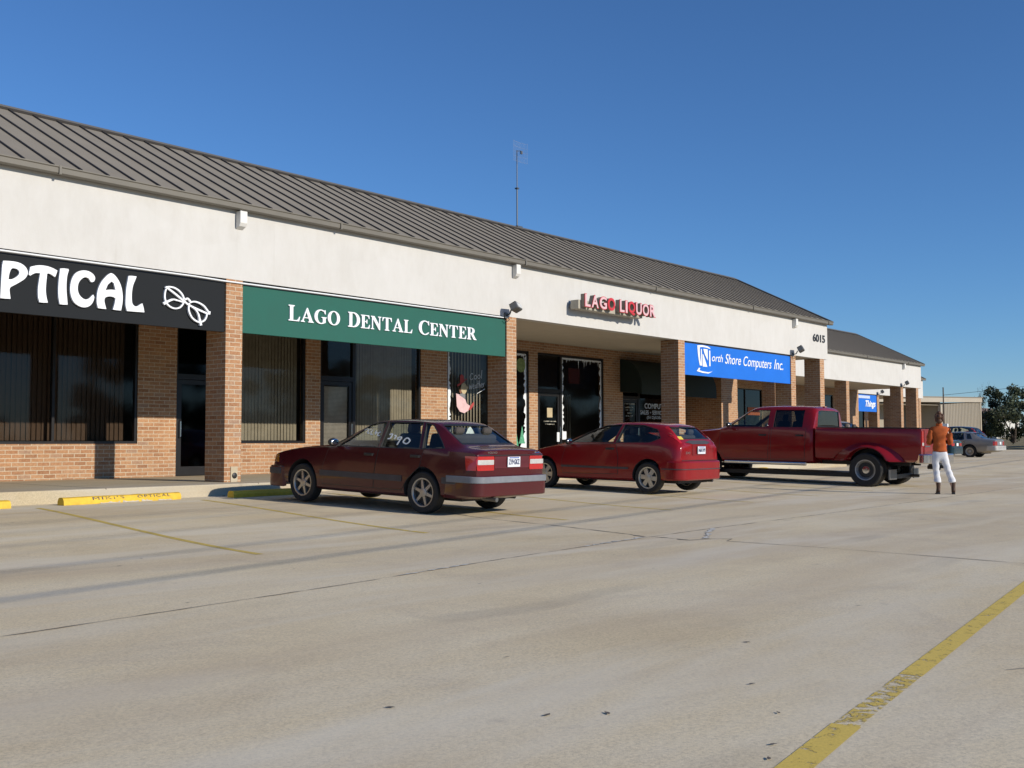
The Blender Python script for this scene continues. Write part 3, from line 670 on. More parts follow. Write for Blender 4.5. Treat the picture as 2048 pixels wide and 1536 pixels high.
GL = [([(425,305),(500,300),(620,325),(740,400),(830,510),(880,640)], 38), ([(425,320),(385,430),(375,560),(395,660),(440,745),(530,820),(640,855),(760,830),(840,740),(870,660)], 38),
      ([(440,330),(640,480),(880,680),(1000,770),(1200,870),(1470,990)], 44), ([(340,735),(440,680),(580,625),(700,650),(860,700)], [70,55,40,34,30]),
      ([(1020,700),(1120,680),(1240,710),(1380,800),(1490,950)], 38), ([(1000,720),(980,850),(1000,960),(1060,1080),(1160,1170),(1260,1205),(1370,1170),(1430,1080),(1450,980)], 38),
      ([(1040,800),(1160,890),(1230,1010),(1260,1140),(1295,1290)], [30,34,42,56,64]), ([(880,640),(940,600),(1000,650),(1030,700)], 44), ([(420,300),(395,340)], 60), ([(1500,930),(1490,1010)], 62)]
b = MB()
for i, (pts, wd) in enumerate(GL):
    pl = stroke_poly(spline(pts, 5), wd if not isinstance(wd, list) else [wd[min(int(k/5), len(wd)-1)] for k in range(len(spline(pts, 5)))])
    extrude_flat(poly_mesh([[GLMAP(p[0], p[1]) for p in pl]]), lambda u, v: (u, SIGNY-.045-.002*i, v), (0,1,0), .045, 0, b)
b.build('eyeglasses_emblem', LETTER, s1, world=True)
s2 = sign('shop_sign', 'green sign with white serif letters LAGO DENTAL CENTER', 12.11, 19.83, 3.045, 3.96, SIGNY, GREENSIGN)
# serif capitals drawn as outlines (unit height)
def serif(ch):
    def rect(a, b_, c, d_): return [(a,c),(b_,c),(b_,d_),(a,d_)]
    t, sr = .20, .045
    def stem(x, w=t, hs=.09, l=1, r_=1):   # I-shaped stem with bracketed serifs
        L_, R_ = hs*l, hs*r_
        return [(x-L_,0),(x+w+R_,0),(x+w+R_,sr),(x+w,sr+.05),(x+w,1-sr-.05),(x+w+R_,1-sr),(x+w+R_,1),(x-L_,1),(x-L_,1-sr),(x,1-sr-.05),(x,sr+.05),(x-L_,sr)]
    if ch == 'L': return [[(0,0),(.66,0),(.72,.30),(.67,.30),(.60,.14),(.52,.06),(.29,.06),(.29,.90),(.38,.955),(.38,1),(0,1),(0,.955),(.09,.90),(.09,.10),(0,.045)]], .72
    if ch == 'T': return [[(.22,0),(.58,0),(.58,.045),(.50,.10),(.50,.94),(.62,.94),(.70,.86),(.74,.70),(.79,.70),(.77,1),(.03,1),(.01,.70),(.06,.70),(.10,.86),(.18,.94),(.30,.94),(.30,.10),(.22,.045)]], .80
    if ch == 'E': return [[(0,0),(.66,0),(.71,.30),(.66,.30),(.60,.14),(.52,.06),(.29,.06),(.29,.48),(.40,.48),(.46,.36),(.50,.36),(.50,.68),(.46,.68),(.40,.54),(.29,.54),(.29,.94),(.50,.94),(.58,.86),(.62,.73),(.67,.73),(.65,1),(0,1),(0,.955),(.09,.90),(.09,.10),(0,.045)]], .71
    if ch == 'N': return [[(0,0),(.26,0),(.26,.045),(.17,.10),(.17,.78),(.66,-.02),(.74,-.02),(.74,.90),(.83,.955),(.83,1),(.57,1),(.57,.955),(.66,.90),(.66,.38),(.28,1),(0,1),(0,.955),(.09,.90),(.09,.10),(0,.045)]], .83
    if ch == 'A': return [[(-.02,0),(.26,0),(.26,.045),(.17,.09),(.225,.28),(.52,.28),(.575,.09),(.49,.045),(.49,0),(.88,0),(.88,.045),(.80,.10),(.46,1.02),(.40,1.02),(.08,.12),(-.02,.045)], [(.25,.34),(.375,.72),(.50,.34)]], .86
    if ch == 'R': return [[(0,0),(.38,0),(.38,.045),(.29,.10),(.29,.48),(.34,.48),(.62,0),(.88,0),(.88,.045),(.80,.09),(.55,.51),(.66,.58),(.70,.74),(.66,.88),(.54,.97),(.36,1),(0,1),(0,.955),(.09,.90),(.09,.10),(0,.045)], [(.29,.54),(.29,.94),(.38,.94),(.47,.88),(.50,.74),(.46,.60),(.38,.54)]], .86
    if ch == 'D': return [[(0,0),(.40,0)]+ell(.38,.5,.45,.5,-88,88,18)+[(.40,1),(0,1),(0,.955),(.09,.90),(.09,.10),(0,.045)], [(.29,.06)]+ell(.34,.5,.27,.44,-80,80,16)+[(.29,.94)]], .83
    if ch == 'O': return [ell(.45,.5,.45,.52,0,360,36), ell(.45,.5,.23,.455,0,360,32)], .90
    if ch == 'C': return [ell(.46,.5,.46,.52,62,300,30)+[(.80,.16),(.76,.20)]+ell(.48,.5,.26,.45,292,68,24)+[(.68,.88),(.75,.70),(.80,.70),(.79,1.0),(.74,1.0),(.72,.96)]], .81
    if ch == 'G': return [ell(.46,.5,.46,.52,62,290,30)+[(.80,.10),(.80,.40),(.88,.445),(.88,.49),(.50,.49),(.50,.445),(.60,.40),(.60,.12)]+ell(.48,.5,.26,.45,282,68,24)+[(.68,.88),(.75,.70),(.80,.70),(.79,1.0),(.74,1.0),(.72,.96)]], .88
def serif_word(word, x0, x1, z0, z1, y, parent, first_big=1.10):
    gl = [serif(c) for c in word]; sc = [first_big if i == 0 else 1 for i in range(len(word))]
    adv = [g[1]*s_+.07 for g, s_ in zip(gl, sc)]; tot = sum(adv)-.07; kx = (x1-x0)/tot; x = 0; h = (z1-z0)/first_big
    for g, s_, a in zip(gl, sc, adv):
        polys = [[(x0+(x+p[0]*s_)*kx, z0+p[1]*s_*h) for p in pl] for pl in g[0]]
        extrude_flat(poly_mesh(polys), lambda u, v: (u, y-.03, v), (0,1,0), .03).build('letter', LETTER, parent, world=True); x += a
serif_word('LAGO', 13.19, 14.52, 3.375, 3.69, SIGNY, s2); serif_word('DENTAL', 14.74, 16.62, 3.375, 3.69, SIGNY, s2); serif_word('CENTER', 16.82, 18.74, 3.375, 3.69, SIGNY, s2)
s3 = sign('shop_sign', 'bright blue sign with white letters North Shore Computers Inc.', 28.26, 35.49, 3.0, 3.985, SIGNY, BLUESIGN)
for s_, a, c, z0, z1 in (('orth', 29.92, 30.62, 3.50, 3.74), ('Shore', 30.76, 31.83, 3.47, 3.79), ('Computers', 32.0, 34.03, 3.36, 3.79), ('Inc.', 34.22, 34.92, 3.46, 3.81)):
    wall_text(s_, a, c, z0, z1, SIGNY-.012, LETTER, s3, 'lettering', .0, .30)
b = MB(); k = 0
def lg(pts, i): extrude_flat(poly_mesh([pts]), lambda u, v: (u, SIGNY-.012-.002*(i % 3), v), (0,1,0), .012, 0, b)
NM = homog([(0, 0), (2048, 0), (2048, 887), (0, 887)], [(27.4404, 4.151), (38.0565, 4.9478), (37.9534, 2.4913), (27.4027, 2.1924)]); ng = lambda pts, i: lg([NM(*p) for p in pts], i)
ng([(370,140),(440,138),(510,155),(548,180),(544,190),(500,174),(440,162),(402,167),(402,220),(407,300),(416,370),(427,415),(405,415),(390,340),(378,250)], 0)
ng([(418,192),(430,192),(434,418),(422,418)], 1); ng([(450,190),(508,195),(511,350),(470,262)], 2); ng([(441,255),(452,268),(506,434),(444,429)], 0); ng([(530,212),(545,212),(549,426),(533,425)], 1)
ng([(392,446),(362,492),(440,516),(520,526),(576,498),(520,509),(440,496),(396,480),(408,452)], 2)
b.build('emblem', LETTER, s3, world=True)
s5 = sign('shop_sign', 'small blue sign with white script word Things under the far walkway', 66.3, 70.15, 2.88, 3.98, D3+.03, BLUESIGN)
wall_text('Things', 68.25, 69.95, 3.08, 3.62, D3+.012, LETTER, s5, 'lettering', .03, .35)
MB().box(67.0, 69.0, D3+.01, D3+.03, 3.74, 3.92).build('white_strip', mat('pale_blue', (.55,.62,.78), .6), s5, world=True)
# the channel-letter sign of the liquor shop
LETSIDE = mat('letter_return', (.30,.25,.20), .6); LPINK = mat('faded_pink', (.72,.46,.47), .5, 0, .04); LRED = mat('letter_red', (.58,.035,.045), .5, 0, .1)
s4 = thing('liquor_sign', (23.7, D1-.3, 4.44), 'raised pink and red letters LAGO LIQUOR on a beige box on the fascia', 'sign')
MB().box(22.32, 25.35, D1-.36, D1-.10, 4.44, 4.68).box(22.4, 22.5, D1-.10, D1, 4.5, 4.6).box(24.7, 24.8, D1-.10, D1, 4.5, 4.6).build('raceway', mat('raceway_beige', (.42,.38,.30), .6), s4, world=True, bevel=.01)
def channel_word(wd, x0, x1, reds):
    wds = {'L': .74, 'A': .98, 'G': 1.02, 'O': 1.05, 'I': .34, 'Q': 1.05, 'U': .95, 'R': .97}
    tot = sum(wds[c] for c in wd)+.14*(len(wd)-1); k = (x1-x0)/tot; x = x0
    for c in wd:
        xa, xb = x, x+wds[c]*k; me = text_mesh(c, .035); z0 = 4.46 if c == 'Q' else 4.495; z1 = 4.835
        f = fit_box(me, xa, xb, z0, z1); yf = D1-.49; bb = MB()
        extrude_flat(me, lambda u, v: (f(u, v)[0], yf, f(u, v)[1]), (0,1,0), .13, 0, bb)
        f2 = fit_box(me, xa-.007, xb+.007, z0-.007, z1+.007); extrude_flat(me, lambda u, v: (f2(u, v)[0], yf-.012, f2(u, v)[1]), (0,1,0), .012, 1, bb)
        me3 = text_mesh(c, .022); f3 = fit_box(me3, xa+.008, xb-.008, z0+.008, z1-.008)
        extrude_flat(me3, lambda u, v: (f3(u, v)[0], yf-.018, f3(u, v)[1]), (0,1,0), .006, 1 if c in reds else 2, bb)
        bb.build('letter', [LETSIDE, LRED, LPINK], s4, world=True); x = xb+.14*k
channel_word('LAGO', 22.42, 23.80, 'O'); channel_word('LIQUOR', 24.02, 25.82, 'Q')
# white conduit running above the first two signs
c_ = thing('conduit', (8, D1-.02, 4.0), 'thin white conduit running along the bottom edge of the white fascia', 'pipe')
MB().tube([(-2,D1-.02,4.005),(11.0,D1-.02,4.0),(11.7,D1-.022,3.985),(19.7,D1-.02,4.0)], .016, 8).build('pipe', WHITE, c_, world=True)

# awning over the computer shop
aw = thing('awning', (32.8, WY1, 2.6), 'dark green domed canvas awning over the computer shop door', 'awning')
AWN = mat('awning_canvas', (.006,.018,.014), .75, 0, .15, 5, .2); prof = [(WY1-.01, 3.78)]+[(WY1-.02-.88*math.sin(R(t)), 2.78+1.0*math.cos(R(t))) for t in range(5, 91, 9)]+[(WY1-.90, 2.55)]
b = MB(); n = len(prof)
vs = [(30.3, p[0], p[1]) for p in prof]+[(35.35, p[0], p[1]) for p in prof]
b.add(vs, [(i, i+1, n+i+1, n+i) for i in range(n-1)]); b.build('canopy', AWN, aw, world=True, smooth=40)
for x in (30.3, 35.35):
    MB().add([(x, p[0], p[1]) for p in prof]+[(x, WY1-.5, 2.62), (x, WY1-.01, 2.66)], [list(range(n+2))]).build('end_panel', AWN, aw, world=True)
b = MB()
for x in (30.33, 35.32): b.tube([(x, WY1-.01, 2.66), (x, WY1-.89, 2.60)], .014, 6)
b.tube([(30.33, WY1-.885, 2.60), (35.32, WY1-.885, 2.60)], .014, 6); b.build('frame', GREYMETAL, aw, world=True)

# flood lights on the fascia
def flood(x, label, dy=D1, z=4.06):
    t = thing('flood_light', (x, dy, z), label, 'light', 'flood lights mounted above the brick columns')
    MB().box(-.06, .06, -.045, 0, -.07, .07).build('junction_box', GREYMETAL, t, bevel=.006)
    MB().tube([(0,-.04,0),(-.02,-.16,.02),(-.04,-.22,.12)], .018, 8).tube([(.03,-.03,-.05),(.06,-.08,-.10),(.0,-.06,-.16),(-.08,-.02,-.12)], .01, 6).build('arm', BLACK, t)
    q = Euler((R(-28), R(6), R(18))).to_matrix(); c = Vector((.02,-.32,.17)); ax, ay, az = q.col[0], q.col[1], q.col[2]
    h = MB().obox(c, ax, ay, az, .17, .10, .085).build('lamp_housing', GREYMETAL, t, bevel=.03)
    MB().obox(c-ay*.103, ax, ay, az, .14, .006, .062).build('lens', mat('lamp_lens', (.55,.56,.55), .2), h)
    MB().obox(c+az*.092, ax, ay, az, .15, .09, .012).build('hood', BLACK, h)
    return t
flood(19.80, 'grey flood light above the column right of the green sign')
flood(35.62, 'grey flood light above the column right of the North Shore sign')
flood(60.55, 'small flood light at the far end of the middle block', D2)
flood(70.3, 'small flood light above the column beside the Things sign', D3)
# wall outlet on the first column foot
t = thing('wall_outlet', (11.93, D1, .30), 'round black drain outlet in a pale patch at the foot of the first column', 'outlet')
MB().box(-.06, .09, -.012, .004, -.10, .20).build('patch', WALK, t); MB().lathe([(.0,-.028),(.045,-.028),(.055,-.02),(.055,-.012)], 20, 'y', (.02,0,.03)).build('cap', BLACK, t, smooth=40)
# rooftop antenna
t = thing('antenna', (25.02, D1+4.0, 7.58), 'tall thin antenna mast with a mesh grid standing on the roof ridge', 'antenna')
MB().tube([(0,0,0),(0,0,1.25)], .022, 8).tube([(0,0,1.2),(0,0,2.42)], .015, 8).box(-.05,.05,-.05,.05,1.2,1.24).box(-.12,.12,-.12,.12,-.02,.03).build('mast', mat('mast_steel', (.09,.10,.11), .5, .4), t)
b = MB()
for i in range(13):
    x = -.34+i*.057; b.tube([(x,-.10-.35*(x*x),2.02),(x,-.10-.35*(x*x),2.66)], .0022, 4)
for i in range(5):
    z = 2.04+i*.15; b.tube([(-.34+k*.114, -.10-.35*(-.34+k*.114)**2, z) for k in range(7)], .0022, 4)
b.build('grid_reflector', mat('grid_wire', (.40,.42,.46), .5, .3), t)
MB().tube([(0,0,2.40),(.03,-.14,2.38)], .010, 6).box(.0,.06,-.18,-.13,2.28,2.37).build('feed', GREYMETAL, t)

# ------------------------------------------------------------------ wheel stops, weed, leaves
def wheel_stop(x, y, label, L=1.83, text=False, rz=.05):
    t = thing('wheel_stop', (x, y, gz(y)), label, 'wheel stop', 'yellow concrete wheel stops', (0,0,rz))
    pr = [(-.085,0),(-.085,.06),(-.06,.105),(-.03,.118),(.03,.118),(.06,.105),(.085,.06),(.085,0)]
    b = MB(); vs = []; n = 14
    for i in range(n+1):
        xx = -L/2+L*i/n
        for p in pr: vs.append((xx, p[0]+random.uniform(-.003,.003), max(0, p[1]+random.uniform(-.003,.003))))
    q = len(pr); fs = [(i*q+k, i*q+k+1, (i+1)*q+k+1, (i+1)*q+k) for i in range(n) for k in range(q-1)]+[list(range(q)), [n*q+k for k in reversed(range(q))]]
    b.add(vs, fs); b.build('concrete_bar', YELLOW, t, smooth=30)
    if text:
        INK = worn_paint('stencil_ink', (.06,.07,.14), .52, 22)
        for s_, a, c in (("MIKI'S", -.58, -.02), ('OPTICAL', .23, .86)):
            me = text_mesh(s_, .0, 0, 1.25); f = fit_box(me, a, c, 0, 1)
            def mp(u, v):
                X, v_ = f(u, v); return (X, -.088+.025*v_, .064+.045*v_)
            extrude_flat(me, mp, (0,.7,-.4), .004).build('stencil_lettering', INK, t)
        CHIP = mat('bare_concrete', (.52,.47,.39), .9, 0, .2, 20); b2 = MB()
        for x0, x1 in ((-.45,-.1),(-.05,.25),(.3,.5),(.62,.88)):
            pts = [(x0+(x1-x0)*i/8, 0) for i in range(9)]; vs = []
            for i, p in enumerate(pts): vs += [(p[0],-.0895,.002),(p[0],-.0895,.01+.03*random.random())]
            b2.add(vs, [(2*i, 2*i+2, 2*i+3, 2*i+1) for i in range(8)])
        b2.build('chipped_paint', CHIP, t)
    return t
wheel_stop(9.05, 15.90, "yellow concrete wheel stop stencilled MIKI'S OPTICAL", 2.15, True, .09)
wheel_stop(6.25, 15.70, 'yellow wheel stop cut off at the left edge of the photo', 1.83, False, .06)
wheel_stop(11.85, 15.72, 'yellow wheel stop half shaded under the nose of the maroon sedan', 1.83, False, .06)
wheel_stop(15.0, 15.9, 'yellow wheel stop between the sedan and the hatchback', 1.83, False, .05)
wheel_stop(19.4, 15.9, 'yellow wheel stop hidden in front of the red hatchback', 1.83, False, .05)
wheel_stop(30.4, 15.9, 'small yellow wheel stop seen beneath the pickup truck', 1.83, False, .02)
LEAF = mat('weed_leaf', (.07,.10,.035), .8, 0, .3, 30)
def weed(x, y, label, n=26, h=.12):
    t = thing('weed', (x, y, gz(y)), label, 'weed'); b = MB()
    for i in range(n):
        a = random.uniform(0, 2*PI); l = h*random.uniform(.5,1.1); d = Vector((math.cos(a), math.sin(a), random.uniform(.3,1.3))).normalized(); s_ = d.cross(Vector((0,0,1))).normalized()*h*.10
        p = Vector((random.uniform(-.05,.05), random.uniform(-.02,.02), 0)); b.add([p, p+d*l*.5+s_, p+d*l+Vector((0,0,-.02)), p+d*l*.5-s_], [(0,1,2,3)])
    b.build('leaves', LEAF, t); return t
weed(9.85, 16.22, 'green weed growing at the kerb behind the stencilled wheel stop', 40, .16)
weed(11.22, 16.24, 'tiny weed at the kerb left of the shaded wheel stop', 12, .05)
LITTER = mat('dead_leaf', (.13,.105,.085), .9)
spots = [(3.6,2.55),(4.45,2.35),(3.42,2.72),(5.35,2.85),(4.05,2.02),(3.62,1.83),(3.45,1.76),(4.2,3.6),(6.2,5.6),(7.9,5.1),(3.1,3.3),(8.6,6.0),(4.2,6.5),(5.9,7.5),(5.05,8.9),(5.5,9.3),(7.0,2.9),(6.2,13.5),(9.8,14.6)]
lf0 = None
for i, (x, y) in enumerate(spots):
    a = random.uniform(0, PI); s_ = random.uniform(.55,1.0)
    if lf0 is None:
        b = MB(); vs = [(.022*math.cos(t_)*(1+.3*math.sin(3*t_)), .010*math.sin(t_), .0015) for t_ in [2*PI*k/12 for k in range(12)]]
        b.add(vs, [list(range(12))]); lf0 = b.build('dead_leaf', LITTER); o = lf0
        tag(o, 'small dark dead leaf lying flat on the pale concrete', 'leaf', 'dead leaves scattered on the lot')
    else:
        o = lf0.copy(); COL.objects.link(o)
    o.location = (x, y, gz(y)+.004); o.rotation_euler = (0, 0, a); o.scale = (s_, s_, 1)
# ------------------------------------------------------------------ cars
def ring(st):
    x, zb, yb, zs, ys_, zw, yw, zk, yk, zt, yt, zc = st
    h = [(0,zb),(yb,zb),(ys_,zs),(yw,zw),(yk,zk),(yt,zt),(yt*.55,zt+(zc-zt)*.8),(0,zc)]
    return [(x, y, z) for y, z in h]+[(x, -y, z) for y, z in h[6:0:-1]]
def lerp_station(S, x):
    S = sorted(S, key=lambda s: s[0])
    for a, b in zip(S, S[1:]):
        if a[0] <= x <= b[0]:
            t = (x-a[0])/(b[0]-a[0]); return tuple(p+(q-p)*t for p, q in zip(a, b))
    return S[0] if x < S[0][0] else S[-1]
def loft(S, levels=2, crease=((4,.55),(2,.5),(5,.35)), endc=.7):
    S = sorted(S, key=lambda s: s[0]); b = bmesh.new(); rows = [[b.verts.new(p) for p in ring(s)] for s in S]; n = 14
    cl = b.edges.layers.float.new('crease_edge'); cr = dict(crease)
    for r0, r1 in zip(rows, rows[1:]):
        for i in range(n): b.faces.new((r0[i], r0[(i+1) % n], r1[(i+1) % n], r1[i]))
    for r_, flip in ((rows[0], 1), (rows[-1], 0)):
        fs = [(r_[0], r_[1], r_[13])]+[(r_[i], r_[i+1], r_[13-i], r_[14-i]) for i in range(1, 6)]+[(r_[6], r_[7], r_[8])]
        for f in fs: b.faces.new(f if not flip else f[::-1])
    b.edges.ensure_lookup_table(); idx = {}
    for ri, r_ in enumerate(rows):
        for i, v in enumerate(r_): idx[v] = (ri, i)
    for e in b.edges:
        (r0, i0), (r1, i1) = idx[e.verts[0]], idx[e.verts[1]]
        k = min(i0, 14-i0) if i0 else 0
        if r0 != r1 and k in cr: e[cl] = cr[k]
        if r0 == r1 and r0 in (0, len(rows)-1): e[cl] = endc
    bmesh.ops.recalc_face_normals(b, faces=b.faces)
    me = bpy.data.meshes.new('hull'); b.to_mesh(me); b.free()
    def f(o, ex):
        m_ = o.modifiers.new('s', 'SUBSURF'); m_.levels = levels; m_.render_levels = levels
    return temp_eval(me, f)
def boolean(me, cutters, op='DIFFERENCE'):
    def f(o, ex):
        for q in ex:
            m_ = o.modifiers.new('b', 'BOOLEAN'); m_.object = q; m_.operation = op; m_.solver = 'EXACT'
    return temp_eval(me, f, cutters)
def bvh_of(me): return BVHTree.FromPolygons([v.co.copy() for v in me.vertices], [list(p.vertices) for p in me.polygons])
VIEWS = {'L': (Vector((0,-1,0)), lambda u, v: Vector((u, 4, v))), 'R': (Vector((0,1,0)), lambda u, v: Vector((u, -4, v))),
         'B': (Vector((1,0,0)), lambda u, v: Vector((-6, u, v))), 'F': (Vector((-1,0,0)), lambda u, v: Vector((9, u, v))), 'T': (Vector((0,0,-1)), lambda u, v: Vector((u, v, 5)))}
def decal(bvh, polys, view, off=.003, th=.004, res=.06, mb=None, mi=0):
    """patch of skin laid on the hull: outline given in the view plane, pressed onto the surface"""
    d, org = VIEWS[view]; me = poly_mesh(polys); b = bmesh.new(); b.from_mesh(me)
    bmesh.ops.remove_doubles(b, verts=b.verts, dist=1e-6); bmesh.ops.dissolve_limit(b, angle_limit=.001, verts=b.verts, edges=b.edges)
    us = [v.co.x for v in b.verts]; vs_ = [v.co.y for v in b.verts]
    for ax, lo, hi in ((0, min(us), max(us)), (1, min(vs_), max(vs_))):
        k = lo+res
        while k < hi-1e-4:
            bmesh.ops.bisect_plane(b, geom=b.verts[:]+b.edges[:]+b.faces[:], plane_co=(k,0,0) if ax == 0 else (0,k,0), plane_no=(1,0,0) if ax == 0 else (0,1,0)); k += res
    bmesh.ops.triangulate(b, faces=[f for f in b.faces if len(f.verts) > 4])
    b.verts.index_update(); front = []; back = []
    for v in b.verts:
        o_ = org(v.co.x, v.co.y); hit, nrm, _, _ = bvh.ray_cast(o_, d)
        if hit is None:
            hit, nrm, _, _ = bvh.find_nearest(o_+d*4)
        if nrm.dot(d) > 0: nrm = -nrm
        if nrm.dot(-d) < .25: nrm = (nrm-d*.6).normalized()
        front.append(hit+nrm*(off+th)); back.append(hit+nrm*off)
    n = len(front); fs = [[v.index for v in f.verts] for f in b.faces]; out = mb or MB(); sides = []
    if th > 0:
        for e in b.edges:
            if len(e.link_faces) == 1: i, j = e.verts[0].index, e.verts[1].index; sides.append((i, j, j+n, i+n))
        out.add(front+back, fs+sides, mi)
    else: out.add(front, fs, mi)
    b.free(); return out
def grow(pl, g):
    P = [Vector(p) for p in pl]; A = sum(P[i-1].x*P[i].y-P[i].x*P[i-1].y for i in range(len(P))); s_ = 1 if A > 0 else -1; out = []
    for i in range(len(P)):
        a = (P[i]-P[i-1]).normalized(); c = (P[(i+1) % len(P)]-P[i]).normalized(); na = Vector((a.y,-a.x))*s_; nc = Vector((c.y,-c.x))*s_
        m_ = (na+nc); m_ = m_/max(.35, m_.length_squared/2) if m_.length > 1e-6 else na
        out.append(P[i]+m_*g)
    return out
def rectp(a, b, c, d, r_=0):
    if not r_: return [(a,c),(b,c),(b,d),(a,d)]
    out = []
    for cx, cz, t0 in ((b-r_, c+r_, -90), (b-r_, d-r_, 0), (a+r_, d-r_, 90), (a+r_, c+r_, 180)):
        for k in range(5): t = R(t0+22.5*k); out.append((cx+r_*math.cos(t), cz+r_*math.sin(t)))
    return out
def wheel(parent, x, y, z, r_, wd, side, rim_r, style, rim_mat, name='wheel'):
    s_ = side; b = MB(); h = wd/2
    prof = [(rim_r,-h*.85),(rim_r+.02,-h*.95),(r_*.93,-h),(r_*.985,-h*.86),(r_,-h*.6),(r_,h*.6),(r_*.985,h*.86),(r_*.93,h),(rim_r+.02,h*.95),(rim_r,h*.85)]
    b.lathe(prof, 40, 'y', (x, y, z), 0, True)
    for k in (-.35, .0, .35): b.lathe([(r_+.001,h*k-.006),(r_+.001,h*k+.006)], 40, 'y', (x, y, z), 1)
    t = b.build(name, [RUBBER, BLACK], parent, smooth=35)
    b = MB(); f = lambda a: y+s_*a
    # barrel, dark back and lip
    b.lathe([(rim_r+.004,f(-h*.8)-y),(rim_r-.01,f(-h*.8)-y),(rim_r-.014,f(h*.75)-y),(rim_r-.006,f(h*.9)-y),(rim_r+.012,f(h*.93)-y),(rim_r+.012,f(h*.86)-y)], 40, 'y', (x, y, z), 0)
    b.lathe([(.0,f(h*.25)-y),(rim_r,f(h*.2)-y)], 32, 'y', (x, y, z), 1)
    face = h*.72
    if style in ('six', 'chunky'):
        n = 6; wi, wo = (.055, .035) if style == 'six' else (.075, .095)
        for k in range(n):
            a = 2*PI*k/n+(.3 if style == 'six' else .1); ca, sa = math.cos(a), math.sin(a)
            pts = [(.03,-wi/2),(rim_r*.97,-wo/2),(rim_r*.97,wo/2),(.03,wi/2)]
            vs = [(x+p*ca-q*sa, f(face-(.0 if p < .1 else .012)), z+p*sa+q*ca) for p, q in pts]+[(x+p*ca-q*sa, f(face-.045), z+p*sa+q*ca) for p, q in pts]
            b.add(vs, [(0,1,2,3),(7,6,5,4),(0,4,5,1),(1,5,6,2),(2,6,7,3),(3,7,4,0)], 0)
        b.lathe([(.0,f(face+.012)-y),(.035,f(face+.012)-y),(.065,f(face+.004)-y),(.075,f(face-.03)-y)], 24, 'y', (x, y, z), 0)
    elif style == 'cover':
        b.lathe([(0,f(face+.01)-y),(.05,f(face+.012)-y),(.07,f(face-.005)-y),(rim_r*.75,f(face-.015)-y),(rim_r*.97,f(face)-y)], 32, 'y', (x, y, z), 0)
        for k in range(18):
            a = 2*PI*k/18; b.obox((x+rim_r*.6*math.cos(a), f(face-.008), z+rim_r*.6*math.sin(a)), (math.cos(a),0,math.sin(a)), (0,1,0), (-math.sin(a),0,math.cos(a)), rim_r*.2, .006, .008, 1)
    elif style == 'dually':
        b.lathe([(rim_r*.98,f(h*.7)-y),(rim_r*.80,f(h*.55)-y),(rim_r*.72,f(-h*.5)-y),(.10,f(-h*.75)-y)], 36, 'y', (x, y, z), 2)
        b.lathe([(.105,f(-h*.75)-y),(.10,f(h*.35)-y),(.085,f(h*.55)-y),(0,f(h*.6)-y)], 24, 'y', (x, y, z), 3)
        for k in range(8):
            a = 2*PI*k/8; b.lathe([(.035,f(-h*.7)-y),(0,f(-h*.66)-y)], 10, 'y', (x+.19*math.cos(a)*rim_r/.24, y, z+.19*math.sin(a)*rim_r/.24), 1)
    b.build('rim', [rim_mat, BLACK, GREYMETAL, CHROME], t, smooth=30)
    return t
def bumper(parent, end, halfw, length, z0, z1, mats, fwd=-1, r_=.16, th=.10, name='bumper', bev=.02, stripz=None, strip_mat=None):
    """U-shaped bumper wrapping the end of the car; end = x of its outer face"""
    s_ = -fwd
    def U(e, hw, rr_):
        pts = [(e+s_*length, hw)]
        for k in range(7):
            t = R(90*k/6); pts.append((e+s_*(rr_-rr_*math.sin(t)), hw-rr_+rr_*math.cos(t)))
        pts += [(e-s_*.0, hw*.4), (e, 0)]
        return pts+[(px, -py) for px, py in pts[-2::-1]]
    outer = U(end, halfw, r_); inner = U(end+s_*th, halfw-th*.55, r_*.8)
    n = len(outer); b = MB()
    def shell(za, zb, o_, i_, mi):
        vs = [(p[0],p[1],za) for p in o_]+[(p[0],p[1],zb) for p in o_]+[(p[0],p[1],za) for p in i_]+[(p[0],p[1],zb) for p in i_]
        fs = []
        for k in range(n-1):
            fs += [(k,k+1,n+k+1,n+k),(2*n+k,3*n+k,3*n+k+1,2*n+k+1),(n+k,n+k+1,3*n+k+1,3*n+k),(k,2*n+k,2*n+k+1,k+1)]
        fs += [(0,n,3*n,2*n),(n-1,3*n-1,4*n-1,2*n-1)]
        b.add(vs, fs, mi)
    shell(z0, z1, outer, inner, 0)
    o = b.build(name, mats, parent, smooth=45, bevel=bev)
    if stripz:
        b = MB(); o2 = U(end-s_*.012, halfw+.012, r_+.01); shell(stripz[0], stripz[1], o2, [(p[0]+s_*.03, p[1]*.97) for p in outer], 0)
        b.build('bumper_strip', strip_mat, o, smooth=45, bevel=.008)
    return o
def plate(parent, x, zc, txt, w=.305, h=.152, bar=None, tilt=0, yc=0):
    q = Euler((0, R(tilt), 0)).to_matrix(); c = Vector((x, yc, zc)); b = MB()
    b.obox(c, q.col[0], q.col[1], q.col[2], .004, w/2, h/2, 0); o = b.build('number_plate', PLATE, parent, bevel=.004)
    if not txt: return o
    me = text_mesh(txt, .02); f = fit_box(me, -w*.42, w*.42, -h*.26, h*.26)
    extrude_flat(me, lambda u, v: c-q.col[0]*.0075+q.col[1]*(-f(u, v)[0])+q.col[2]*f(u, v)[1], tuple(q.col[0]), .003).build('plate_lettering', PLATEINK, o)
    b = MB(); b.obox(c-q.col[0]*.0055+q.col[2]*h*.41, q.col[0], q.col[1], q.col[2], .002, w*.38, h*.05); b.build('plate_band', mat('plate_band', (.10,.16,.42), .6), o)
    return o
